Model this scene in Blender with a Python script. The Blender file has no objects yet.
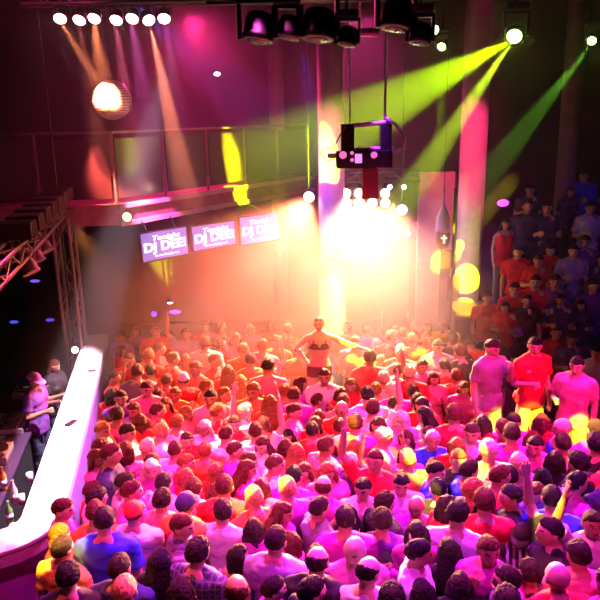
import bpy, math, random
import numpy as np
from mathutils import Vector, Matrix, Euler, noise
random.seed(7); np.random.seed(7)
SC = bpy.context.scene
COL = SC.collection
R = math.radians
# ------------------------------------------------------------------ camera
F = 690.0; PITCH = R(15); ROLL = R(1.2); CAMH = 5.1
_fw = Vector((0, math.cos(PITCH), -math.sin(PITCH)))
_up = Vector((0, math.sin(PITCH), math.cos(PITCH)))
_rt = Vector((1, 0, 0))
RT = _rt*math.cos(ROLL) - _up*math.sin(ROLL)
UP = _rt*math.sin(ROLL) + _up*math.cos(ROLL)
CAM = Vector((0, 0, CAMH))
cd = bpy.data.cameras.new('camera'); cam = bpy.data.objects.new('camera', cd); COL.objects.link(cam)
cd.sensor_width = 36; cd.lens = 36*F/600; cd.clip_end = 200
m = Matrix((RT, UP, -_fw)).transposed().to_4x4(); m.translation = CAM
cam.matrix_world = m
SC.camera = cam
def ray(px, py): return (_fw + RT*((px-300)/F) - UP*((py-300)/F))
def at_z(px, py, z): d = ray(px, py); return CAM + d*((z-CAMH)/d.z)
def at_y(px, py, y): d = ray(px, py); return CAM + d*(y/d.y)
def topix(p):
    v = Vector(p)-CAM; w = v.dot(_fw)
    return 300+F*v.dot(RT)/w, 300-F*v.dot(UP)/w
# ------------------------------------------------------------------ world, exposure
w = bpy.data.worlds.new('world'); SC.world = w; w.use_nodes = True
w.node_tree.nodes['Background'].inputs[0].default_value = (0.10, 0.01, 0.09, 1)
w.node_tree.nodes['Background'].inputs[1].default_value = 0.015
SC.view_settings.view_transform = 'Standard'; SC.view_settings.look = 'None'
SC.view_settings.exposure = 0.0; SC.view_settings.gamma = 1.0; SC.view_settings.use_curve_mapping = False
SC.cycles.use_denoising = True
SC.cycles.max_bounces = 4; SC.cycles.diffuse_bounces = 2; SC.cycles.glossy_bounces = 2
SC.cycles.transmission_bounces = 2; SC.cycles.volume_bounces = 0; SC.cycles.transparent_max_bounces = 6
SC.cycles.sample_clamp_indirect = 4
SC.cycles.caustics_reflective = False; SC.cycles.caustics_refractive = False
# ------------------------------------------------------------------ show lights over the floor
def spot(loc, target, color, power, angle, blend=0.3, radius=0.05, parent=None, name='spot_light'):
    l = bpy.data.lights.new(name, 'SPOT'); l.color = color; l.energy = power
    l.spot_size = R(angle); l.spot_blend = blend; l.shadow_soft_size = radius
    o = bpy.data.objects.new(name, l); COL.objects.link(o)
    d = Vector(target)-Vector(loc)
    o.rotation_euler = d.to_track_quat('-Z', 'Y').to_euler(); o.location = loc
    return o
MAG = (1.0, 0.06, 0.62); RED = (1, .09, .07); PINK = (1, .2, .55); WARM = (1, .42, .16); VIO = (.35, .08, 1); BLU = (.08, .08, 1)
YEL = (1, .78, .0); GRN = (.52, 1, .03); HOT = (1, .62, .38)
# (fixture position, aim, colour, watts, cone, blend)
WASH = [  # from the near ceiling: modest fill for the faces, through patterned glass
 ((1.8, 2.6, 7.0), (1.3, 5.8, 1.5), (1.0, .01, .70), 950, 60, .8),
 ((-2.0, 3.0, 7.0), (-1.5, 6.6, 1.5), (1.0, .02, .30), 1000, 50, .8),
 ((3.9, 4.0, 7.0), (2.8, 7.8, 1.5), (1.0, .01, .16), 6500, 30, .8),
 ((.4, 4.2, 7.2), (-.1, 8.8, 1.5), (1.0, .08, .10), 1500, 46, .8),
 ((6.2, 4.2, 6.6), (4.4, 11.8, 2.8), (.28, .04, 1.0), 180, 36, .8),
]
RIM = [  # key lights above the crowd, from behind it
 ((3.1, 7.3, 7.1), (1.5, 5.2, 1.6), (1.0, .05, .85), 4600, 66, .7),
 ((-.4, 7.5, 7.1), (-.3, 5.2, 1.6), (1.0, .10, .65), 5000, 56, .7),
 ((-2.6, 7.4, 7.1), (-1.9, 6.2, 1.6), (1.0, .08, .35), 2600, 46, .7),
]
BACKWASH = [  # red and magenta floods behind the gallery and trusses that colour the haze
 ((-2.2, 16.2, 7.2), (-1.2, 10.5, 3.2), (1, .03, .24), 1400, 80, .9),
 ((-3.8, 9.0, 7.3), (-1.6, 13.0, 3.5), (1, .04, .22), 160, 80, .9),
 ((1.4, 16.0, 7.2), (1.0, 11.5, 4.0), (1, .04, .35), 900, 60, .9),
]
HAZE = .030
HX0, HX1, HY0, HY1 = -6.8, 4.9, 8.8, 16.9
# ------------------------------------------------------------------ materials
MATS = {}
def mat(name, col=(.5,.5,.5), rough=.6, metal=0, emit=None, es=0, bump=0, bscale=60, var=0, vscale=8, spec=.5, stretch=None, alpha=None, trans=0):
    if name in MATS: return MATS[name]
    m = bpy.data.materials.new(name); m.use_nodes = True; nt = m.node_tree; b = nt.nodes['Principled BSDF']
    b.inputs['Roughness'].default_value = rough; b.inputs['Metallic'].default_value = metal
    b.inputs['Specular IOR Level'].default_value = spec
    if trans: b.inputs['Transmission Weight'].default_value = trans
    tc = nt.nodes.new('ShaderNodeTexCoord'); mp = nt.nodes.new('ShaderNodeMapping'); nt.links.new(tc.outputs['Object'], mp.inputs[0])
    if stretch: mp.inputs['Scale'].default_value = stretch
    n = nt.nodes.new('ShaderNodeTexNoise'); nt.links.new(mp.outputs[0], n.inputs['Vector']); n.inputs['Scale'].default_value = vscale
    r = nt.nodes.new('ShaderNodeMapRange'); nt.links.new(n.outputs['Fac'], r.inputs[0])
    v = var or .08
    r.inputs[1].default_value = .3; r.inputs[2].default_value = .7; r.inputs[3].default_value = 1-v; r.inputs[4].default_value = 1+v
    mx = nt.nodes.new('ShaderNodeVectorMath'); mx.operation = 'SCALE'
    if col == 'obj':
        oi = nt.nodes.new('ShaderNodeObjectInfo'); nt.links.new(oi.outputs['Color'], mx.inputs[0])
    else: mx.inputs[0].default_value = col[:3]
    nt.links.new(r.outputs[0], mx.inputs['Scale']); nt.links.new(mx.outputs[0], b.inputs['Base Color'])
    if emit: b.inputs['Emission Color'].default_value = (*emit, 1); b.inputs['Emission Strength'].default_value = es
    if bump:
        n2 = nt.nodes.new('ShaderNodeTexNoise'); nt.links.new(mp.outputs[0], n2.inputs['Vector']); n2.inputs['Scale'].default_value = bscale
        bp = nt.nodes.new('ShaderNodeBump'); bp.inputs['Strength'].default_value = bump; bp.inputs['Distance'].default_value = .01
        nt.links.new(n2.outputs['Fac'], bp.inputs['Height']); nt.links.new(bp.outputs[0], b.inputs['Normal'])
    MATS[name] = m; return m
def pattern_mat(name, kind):
    """striped / checked / printed cloth over the object's own colour"""
    if name in MATS: return MATS[name]
    m = mat(name, 'obj', .85, bump=.3); nt = m.node_tree; b = nt.nodes['Principled BSDF']
    src = b.inputs['Base Color'].links[0].from_socket
    tc = nt.nodes.new('ShaderNodeTexCoord'); sp = nt.nodes.new('ShaderNodeSeparateXYZ'); nt.links.new(tc.outputs['Object'], sp.inputs[0])
    def line(axis, freq, width):
        mu = nt.nodes.new('ShaderNodeMath'); mu.operation = 'MULTIPLY'; nt.links.new(sp.outputs[axis], mu.inputs[0]); mu.inputs[1].default_value = freq
        fr = nt.nodes.new('ShaderNodeMath'); fr.operation = 'FRACT'; nt.links.new(mu.outputs[0], fr.inputs[0])
        gt = nt.nodes.new('ShaderNodeMath'); gt.operation = 'LESS_THAN'; nt.links.new(fr.outputs[0], gt.inputs[0]); gt.inputs[1].default_value = width
        return gt.outputs[0]
    if kind == 'stripe': fac = line('X', 18, .45)
    elif kind == 'hstripe': fac = line('Z', 12, .4)
    else:
        a_, c_ = line('X', 22, .25), line('Z', 22, .25)
        ad = nt.nodes.new('ShaderNodeMath'); ad.operation = 'MAXIMUM'; nt.links.new(a_, ad.inputs[0]); nt.links.new(c_, ad.inputs[1]); fac = ad.outputs[0]
    mx = nt.nodes.new('ShaderNodeMix'); mx.data_type = 'RGBA'; nt.links.new(fac, mx.inputs['Factor']); nt.links.new(src, mx.inputs['A'])
    mx.inputs['B'].default_value = {'stripe': (.85,.8,.85,1), 'hstripe': (.8,.75,.8,1), 'check': (.16,.13,.24,1)}[kind]
    nt.links.new(mx.outputs['Result'], b.inputs['Base Color']); return m
# ------------------------------------------------------------------ geometry helpers
class MB:
    def __init__(s): s.v = []; s.f = []; s.mi = []
    def add(s, vs, fs, mi=0):
        n = len(s.v); s.v += [tuple(v) for v in vs]; s.f += [tuple(i+n for i in f) for f in fs]; s.mi += [mi]*len(fs)
    def box(s, c, d, rot=None, mi=0, ch=0):
        hx, hy, hz = d[0]/2, d[1]/2, d[2]/2; M = rot.to_matrix() if isinstance(rot, Euler) else (rot or Matrix.Identity(3))
        vs = [M @ Vector((x*hx, y*hy, z*hz)) + Vector(c) for x in (-1,1) for y in (-1,1) for z in (-1,1)]
        s.add(vs, [(0,1,3,2),(4,6,7,5),(0,4,5,1),(2,3,7,6),(0,2,6,4),(1,5,7,3)], mi)
    def rings(s, rings, mi=0, cap=True):
        n = len(rings[0]); vs = [v for r in rings for v in r]; fs = []
        for i in range(len(rings)-1):
            for j in range(n):
                k = (j+1) % n; fs.append((i*n+j, i*n+k, (i+1)*n+k, (i+1)*n+j))
        if cap: fs.append(tuple(range(n))[::-1]); fs.append(tuple((len(rings)-1)*n+j for j in range(n)))
        s.add(vs, fs, mi)
    def tube(s, pts, rad, seg=12, mi=0, cap=True, round_=False, sq=None):
        P = [Vector(p) for p in pts]; rad = list(rad) if hasattr(rad, '__len__') else [rad]*len(P)
        if round_:
            d0 = (P[0]-P[1]).normalized(); d1 = (P[-1]-P[-2]).normalized(); r0, r1 = rad[0], rad[-1]
            P = [P[0]+d0*r0*.95, P[0]+d0*r0*.6] + P + [P[-1]+d1*r1*.6, P[-1]+d1*r1*.95]
            rad = [r0*.3, r0*.8] + rad + [r1*.8, r1*.3]
        rs = []; ref = None
        for i, p in enumerate(P):
            t = (P[min(i+1, len(P)-1)]-P[max(i-1, 0)]).normalized()
            if ref is None: ref = Vector((1,0,0)) if abs(t.x) < .8 else Vector((0,1,0))
            u = (ref - t*ref.dot(t)).normalized(); v = t.cross(u); ref = u
            a, b = (sq or (1, 1))
            rs.append([p + (u*math.cos(q)*a + v*math.sin(q)*b)*rad[i] for q in [2*math.pi*k/seg for k in range(seg)]])
        s.rings(rs, mi, cap)
    def ell(s, c, r, mi=0, nu=20, nv=12, M=None):
        rs = []
        for i in range(nv+1):
            a = math.pi*(i+.02)/(nv+.04)-math.pi/2
            ring = []
            for j in range(nu):
                q = 2*math.pi*j/nu; v = Vector((math.cos(a)*math.cos(q)*r[0], math.cos(a)*math.sin(q)*r[1], math.sin(a)*r[2]))
                if M: v = M @ v
                ring.append(v+Vector(c))
            rs.append(ring)
        s.rings(rs, mi)
    def lathe(s, prof, c=(0,0,0), seg=24, mi=0, M=None):
        rs = []
        for r, z in prof:
            ring = []
            for j in range(seg):
                q = 2*math.pi*j/seg; v = Vector((max(r, 1e-4)*math.cos(q), max(r, 1e-4)*math.sin(q), z))
                if M: v = M @ v
                ring.append(v+Vector(c))
            rs.append(ring)
        s.rings(rs, mi)
    def mesh(s, name, mats=(), smooth=False):
        me = bpy.data.meshes.new(name); me.from_pydata(s.v, [], s.f)
        for m in mats: me.materials.append(m)
        me.polygons.foreach_set('material_index', s.mi)
        if smooth: me.polygons.foreach_set('use_smooth', [True]*len(s.f))
        me.update(); return me
def tag(o, label=None, cat=None, group=None, kind=None):
    if label: o['label'] = label
    if cat: o['category'] = cat
    if group: o['group'] = group
    if kind: o['kind'] = kind
    return o
def obj(name, mb, mats, parent=None, loc=None, smooth=False, bev=0, rot=None):
    me = mb if isinstance(mb, bpy.types.Mesh) else mb.mesh(name, mats if isinstance(mats, (list, tuple)) else [mats], smooth)
    o = bpy.data.objects.new(name, me); COL.objects.link(o)
    if parent: o.parent = parent
    if loc is not None: o.location = loc
    if rot is not None: o.rotation_euler = rot
    if bev:
        b = o.modifiers.new('bevel', 'BEVEL'); b.width = bev; b.segments = 2; b.limit_method = 'ANGLE'
    return o
def empty(name, loc=(0,0,0), rot=(0,0,0)):
    o = bpy.data.objects.new(name, None); COL.objects.link(o); o.location = loc; o.rotation_euler = rot; o.empty_display_size = .1; return o
def copy_tree(o, parent=None):
    c = o.copy(); COL.objects.link(c); c.parent = parent
    for ch in o.children: copy_tree(ch, c)
    return c
def remesh(mb, voxel, smooth=2, name='tmp'):
    me = mb.mesh(name); o = bpy.data.objects.new(name, me); COL.objects.link(o)
    r = o.modifiers.new('r', 'REMESH'); r.mode = 'VOXEL'; r.voxel_size = voxel
    if smooth: s = o.modifiers.new('s', 'SMOOTH'); s.factor = .5; s.iterations = smooth
    dg = bpy.context.evaluated_depsgraph_get(); dg.update()
    ev = o.evaluated_get(dg); out = bpy.data.meshes.new_from_object(ev)
    n = len(out.vertices); v = np.empty(n*3, 'f'); out.vertices.foreach_get('co', v); v = v.reshape(-1, 3)
    nl = len(out.loops); lv = np.empty(nl, 'i'); out.loops.foreach_get('vertex_index', lv)
    npoly = len(out.polygons); ls = np.empty(npoly, 'i'); out.polygons.foreach_get('loop_start', ls)
    faces = [tuple(x) for x in np.split(lv, ls[1:])]
    bpy.data.objects.remove(o); bpy.data.meshes.remove(me); bpy.data.meshes.remove(out)
    return v, faces
# ------------------------------------------------------------------ people: one continuous body, clothing and hair as children
def skin_mats():
    return [mat('skin', 'obj', .5, bump=.1), mat('eye_white', (.8,.78,.75), .3), mat('eye_dark', (.02,.015,.01), .2), mat('lips', (.45,.12,.12), .4)]
HK = {  # garment: name, material
}
def head_r(d):
    x, y, z = d
    a, b, c = .078, (.098 if y > 0 else .100), (.104 if z > 0 else .116)
    if z < 0: a *= 1-.30*(-z)**1.4
    if y < 0 and z < -.1: b *= 1-.45*(-z-.1)
    if y > 0 and z < -.5: b *= 1+.03
    r = 1/math.sqrt((x/a)**2+(y/b)**2+(z/c)**2)
    if y > .2:
        r += .021*math.exp(-(x/.11)**2)*math.exp(-((z+.20)/.14)**2) + .008*math.exp(-(x/.09)**2)*math.exp(-((z+.02)/.16)**2)
        r += .004*math.exp(-((z-.24)/.1)**2)
        r -= .008*math.exp(-((abs(x)-.36)/.14)**2)*math.exp(-((z-.04)/.12)**2)
        r += .005*math.exp(-(x/.25)**2)*math.exp(-((z+.50)/.07)**2)
        r += .006*math.exp(-(x/.22)**2)*math.exp(-((z+.80)/.12)**2)
    return r
def sph_grid(fn, nu=40, nv=28):
    rs = []
    for i in range(nv+1):
        a = math.pi*(i+.05)/(nv+.1)-math.pi/2; ring = []
        for j in range(nu):
            q = 2*math.pi*j/nu; d = Vector((math.cos(a)*math.cos(q), math.cos(a)*math.sin(q), math.sin(a)))
            ring.append(d*fn(d))
        rs.append(ring)
    return rs
def torso_rings(g, infl=0, z0=None, z1=None, n=24):
    if g == 'm':
        T = [(.84,.15,.10,0),(.90,.172,.112,-.005),(.97,.170,.112,-.005),(1.08,.150,.100,.0),(1.20,.165,.108,.005),(1.32,.190,.118,.01),(1.40,.200,.112,.0),(1.44,.180,.095,-.005),(1.475,.115,.075,-.01),(1.51,.062,.062,-.01)]
    else:
        T = [(.84,.15,.10,0),(.90,.178,.118,-.01),(.97,.168,.110,-.01),(1.09,.124,.086,.0),(1.20,.142,.095,.005),(1.31,.158,.108,.012),(1.39,.168,.098,.0),(1.43,.155,.082,-.005),(1.465,.100,.064,-.01),(1.50,.052,.052,-.01)]
    rs = []
    for z, a, b, oy in T:
        if z0 is not None and z < z0: continue
        if z1 is not None and z > z1: continue
        rs.append([Vector(((a+infl)*math.copysign(abs(math.cos(q))**.85, math.cos(q)), oy+(b+infl)*math.copysign(abs(math.sin(q))**.9, math.sin(q)), z)) for q in [2*math.pi*k/n for k in range(n)]])
    return rs
POSES = {  # per side (elbow offset, wrist offset, hand direction, finger curl); x is outward
 'down': ((.05,-.02,-.28), (.01,.07,-.24), (0,.1,-1), .5),
 'bent': ((.06,.0,-.28), (-.07,.22,.08), (-.3,1,.2), .9),
 'high': ((.12,.08,.25), (-.04,.05,.25), (0,.15,1), .25),
 'hip': ((.19,-.09,-.20), (-.14,.10,-.18), (-.5,.6,-.5), .5),
 'phone': ((.05,.14,-.22), (-.10,.18,.20), (-.25,.5,.8), .9),
 'chin': ((.04,.14,-.24), (-.12,.10,.22), (-.3,.1,1), 1.0),
 'out': ((.26,.03,-.08), (.24,.05,-.05), (1,.1,-.1), .3),
 'fwd': ((.04,.22,-.14), (-.02,.25,.03), (0,1,.15), .4),
 'clap': ((.06,.16,-.22), (-.17,.20,.15), (-.1,.5,.9), .2),
 'dl': ((.07,-.02,-.28), (.05,.14,-.20), (-.5,.5,-.6), .4),
 'dr': ((.26,.06,-.10), (.22,.08,-.06), (.9,.25,0), .6),
}
COMBO = {'d': ('down','down'), 'b': ('bent','bent'), 'r': ('down','high'), 'R': ('high','high'), 'h': ('hip','down'), 'f': ('phone','phone'),
 'c': ('chin','down'), 'o': ('fwd','out'), 'k': ('clap','clap'), 'g': ('down','bent'), 'D': ('dr','hip'), 'l': ('fwd','fwd')}
def arm_pts(g, s, pose):
    e, w_, h, curl = POSES[pose]; k = 1 if g == 'm' else .93
    sh = Vector((s*(.187 if g == 'm' else .155), -.005, 1.415 if g == 'm' else 1.40))
    el = sh+Vector((s*e[0], e[1], e[2]))*k; wr = el+Vector((s*w_[0], w_[1], w_[2]))*k
    return sh, el, wr, Vector((s*h[0], h[1], h[2])).normalized(), curl
def hand(mb, wr, d, s, curl, k, seg=8):
    ref = Vector((s, 0, 0)) if abs(d.x) < .75 else Vector((0, 0, 1))
    nrm = (ref - d*ref.dot(d)).normalized()         # back of the hand
    side = d.cross(nrm).normalized()*(1 if s > 0 else -1)
    if side.y < 0 and abs(d.y) < .7: side = -side
    M = Matrix((side*1.0, nrm, d)).transposed()
    pc = wr+d*.045*k
    mb.ell(pc, (.040*k, .017*k, .052*k), M=M, nu=14, nv=8)
    for i in range(4):
        off = (i-1.5)*.0205*k; L = (.070,.080,.075,.058)[3-i if False else i]*k
        p = pc+side*(-off)+d*.038*k; ds = (d - side*off*5).normalized(); pts = [p-ds*.02*k, p]
        ang = 0
        for t in range(3):
            ang += curl*(.45+.12*i*.3)
            dd = (ds*math.cos(ang)-nrm*math.sin(ang)).normalized(); p = p+dd*L*(.42,.32,.26)[t]; pts.append(p)
        mb.tube(pts, [.009*k,.0092*k,.0088*k,.0080*k,.0070*k], seg, round_=True)
    p = pc+side*.026*k-d*.02*k; t1 = (side*.75+d*.65-nrm*.25).normalized(); t2 = (side*.25+d*.9-nrm*.35).normalized()
    mb.tube([p-t1*.012, p+t1*.030*k, p+t1*.030*k+t2*.028*k, p+t1*.030*k+t2*.050*k], [.013*k,.0115*k,.010*k,.008*k], seg, round_=True)
HEADZ = {'m': 1.618, 'w': 1.600}
def legs_pts(g, wide=.0):
    hx = .088 if g == 'm' else .085
    return [[Vector((s*hx, 0, .90)), Vector((s*(hx+.01+wide*.4), .015, .68)), Vector((s*(hx+.012+wide*.7), .015, .48)), Vector((s*(hx+.015+wide*.9), -.02, .32)), Vector((s*(hx+.015+wide), -.02, .09))] for s in (-1, 1)]
BODY = {}
def body_mesh(g, combo, voxel=.0085, hyaw=0, hpitch=0, wide=0.0):
    key = (g, combo, hyaw, hpitch, voxel)
    if key in BODY: return BODY[key]
    mb = MB(); k = 1 if g == 'm' else .9
    mb.rings(torso_rings(g))
    if g == 'w':
        for s in (-1, 1): mb.ell((s*.068, .085, 1.285), (.058,.050,.058))
    else:
        for s in (-1, 1): mb.ell((s*.085, .075, 1.33), (.085,.045,.06))
    for s in (-1, 1): mb.ell((s*.08, -.075, .93), (.085,.07,.085))
    nr = .056 if g == 'm' else .045
    mb.tube([(0,-.015,1.42),(0,-.01,1.50),(0,.005,1.60)], [nr*1.25, nr, nr*.95], 16)
    for s, ps in zip((-1, 1), COMBO[combo]):
        sh, el, wr, hd, curl = arm_pts(g, s, ps)
        up = (el-sh); fa = (wr-el)
        mb.tube([sh-Vector((s*.03,0,.0)), sh+up*.12, sh+up*.45, el, el+fa*.25, el+fa*.7, wr, wr+hd*.03], [.052*k,.055*k,.047*k,.039*k,.041*k,.033*k,.026*k,.025*k], 14, round_=True)
        hand(mb, wr, hd, s, curl, .98 if g == 'm' else .88)
    for P, s in zip(legs_pts(g, wide), (-1, 1)):
        mb.tube(P, [.088*(1 if g == 'm' else 1.02), .074, .053*k**.5, .056*k**.5, .037*k**.5], 16, round_=True)
        a = P[-1]; mb.tube([a+Vector((0,-.035,-.045)), a+Vector((0,.03,-.04)), a+Vector((s*.01,.12,-.058)), a+Vector((s*.012,.17,-.062))], [.036,.038,.032,.022], 12, round_=True)
    HM = Euler((-R(hpitch), 0, -R(hyaw))).to_matrix(); hc = Vector((0, .015, HEADZ[g]))
    hk = 1.0 if g == 'm' else .95
    rs = [[HM @ (v*hk)+hc for v in ring] for ring in sph_grid(head_r)]
    mb.rings(rs)
    for s in (-1, 1): mb.ell(HM @ Vector((s*.077, -.008, -.008))*hk+hc, (.012,.020,.032), M=HM, nu=10, nv=8)
    v, f = remesh(mb, voxel, 2)
    mi = np.zeros(len(f), 'i')
    fc = np.array([v[list(q)].mean(0) for q in f]); HI = np.array(HM.inverted())
    lc = (fc-np.array(hc)) @ HI.T / hk
    lip = (np.abs(lc[:,0]) < .026) & (lc[:,1] > .06) & (np.abs(lc[:,2]+.054) < .0085)
    mi[lip] = 3
    brow = (np.abs(np.abs(lc[:,0])-.034) < .017) & (lc[:,1] > .06) & (np.abs(lc[:,2]-.030) < .0050)
    mi[brow] = 2
    fb = MB(); fb.v = [tuple(map(float, p)) for p in v]; fb.f = f; fb.mi = list(mi)
    for s in (-1, 1):
        e = Vector((s*.030, .0755, .006)); fb.ell(HM @ e*hk+hc, (.0125,.0115,.0085), mi=1, nu=12, nv=8, M=HM)
        fb.ell(HM @ (e+Vector((0,.0075,0)))*hk+hc, (.0065,.0065,.0065), mi=2, nu=10, nv=6, M=HM)
    me = fb.mesh('person_body', skin_mats(), True)
    BODY[key] = me; return me
CL = {}
def wrinkle(v, amp=.006, sc=9, seed=0):
    out = v.copy()
    for i, p in enumerate(v):
        q = Vector((p[0]*sc+seed, p[1]*sc, p[2]*sc*1.6)); n_ = noise.noise_vector(q)
        out[i] = p+np.array(n_)*amp
    return out
def finish(v, f, name, m_):
    fb = MB(); fb.v = [tuple(map(float, p)) for p in v]; fb.f = f; fb.mi = [0]*len(f)
    return fb.mesh(name, [m_], True)
def top_mesh(g, combo, kind, voxel=.012):
    key = (g, combo, kind)
    if key in CL: return CL[key]
    mb = MB(); inf = .016; k = 1 if g == 'm' else .9
    z0 = {'bra': 1.2, 'crop': 1.1}.get(kind, .84 if kind != 'dress' else .84)
    rr_ = torso_rings(g, inf, z0, 1.48 if kind != 'tank' else 1.40)
    if kind != 'dress': rr_ = [[Vector((p.x*(1+.16*max(0, 1.02-p.z)), p.y*(1+.35*max(0, 1.06-p.z)), p.z)) for p in r] for r in rr_]
    mb.rings(rr_)
    if kind not in ('tank',):
        for s in (-1, 1): mb.tube([(s*.04,-.012,1.475),(s*.17*k,-.008,1.415)], [.055,.062], 10, round_=True)
    if g == 'w':
        for s in (-1, 1): mb.ell((s*.068, .087, 1.285), (.070,.062,.066))
    else:
        for s in (-1, 1): mb.ell((s*.085, .078, 1.33), (.095,.052,.07))
    for s in (-1, 1): mb.ell((s*.08, -.078, .93), (.105,.10,.10))
    if kind in ('dress',):
        mb.rings([[Vector(((a+.01)*math.cos(q), (b+.01)*math.sin(q), z)) for q in [2*math.pi*j/24 for j in range(24)]] for z, a, b in ((.55,.24,.19),(.75,.22,.17),(.95,.185,.135),(1.08,.14,.1))])
    if kind == 'tank':
        for s in (-1, 1): mb.tube([(s*.085,.085,1.36),(s*.095,.03,1.45),(s*.095,-.03,1.45),(s*.085,-.075,1.36)], [.03,.024,.024,.03], 8, round_=True)
    else:
        for s, ps in zip((-1, 1), COMBO[combo]):
            sh, el, wr, hd, curl = arm_pts(g, s, ps); up = el-sh; fa = wr-el
            if kind == 'shirt':
                mb.tube([sh-Vector((s*.03,0,0)), sh+up*.12, sh+up*.5, el, el+fa*.4, el+fa*.93], [.066*k,.070*k,.062*k,.055*k,.052*k,.042*k], 14, round_=False)
                mb.ell(sh+up*.02, (.068*k,.066*k,.064*k))
            else:
                mb.tube([sh-Vector((s*.03,0,0)), sh+up*.12, sh+up*.4, sh+up*.68], [.064*k,.070*k,.068*k,.072*k], 14, round_=False)
                mb.ell(sh+up*.02, (.068*k,.066*k,.064*k))
    if kind != 'tank': mb.tube([(0,-.012,1.42),(0,-.008,1.50)], [.10*k,.074*k], 16)
    v, f = remesh(mb, voxel, 2)
    v = wrinkle(wrinkle(v, .016, 6, len(CL)*3.1), .007, 17, 4); nm = {'tee': 'tee_shirt', 'shirt': 'long_sleeved_shirt', 'tank': 'tank_top', 'dress': 'dress'}[kind]
    CL[key] = finish(v, f, nm, mat('cloth', 'obj', .85, bump=.5, bscale=14, var=.06, spec=.2)); return CL[key]
def trouser_mesh(g, wide=0, short=False):
    key = (g, 'trousers', wide, short)
    if key in CL: return CL[key]
    mb = MB(); mb.rings([r for r in torso_rings(g, .010, .84, 1.09)][:4])
    for s in (-1, 1): mb.ell((s*.08, -.075, .93), (.09,.08,.09))
    for P in legs_pts(g, wide):
        if short: mb.tube(P[:3], [.10,.095,.085], 16)
        else: mb.tube(P, [.097,.090,.072,.068,.062], 16)
    v, f = remesh(mb, .013, 2); v = wrinkle(v, .010, 9, 5)
    CL[key] = finish(v, f, 'trousers', mat('denim', 'obj', .9, bump=.4)); return CL[key]
def shoe_mesh(s):
    key = ('shoe', s)
    if key in CL: return CL[key]
    mb = MB(); x = s*.103
    mb.tube([(x,-.07,.045),(x,.01,.06),(x+s*.01,.10,.04),(x+s*.012,.17,.032)], [.045,.052,.045,.034], 12, round_=True)
    mb.box((x+s*.006,.05,.012), (.09,.27,.024))
    v, f = remesh(mb, .009, 2); CL[key] = finish(v, f, 'shoe', mat('shoe_leather', (.05,.04,.05), .4)); return CL[key]
HAIR = {}
def ss(a, b, x): t = min(1, max(0, (x-a)/(b-a))); return t*t*(3-2*t)
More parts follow.
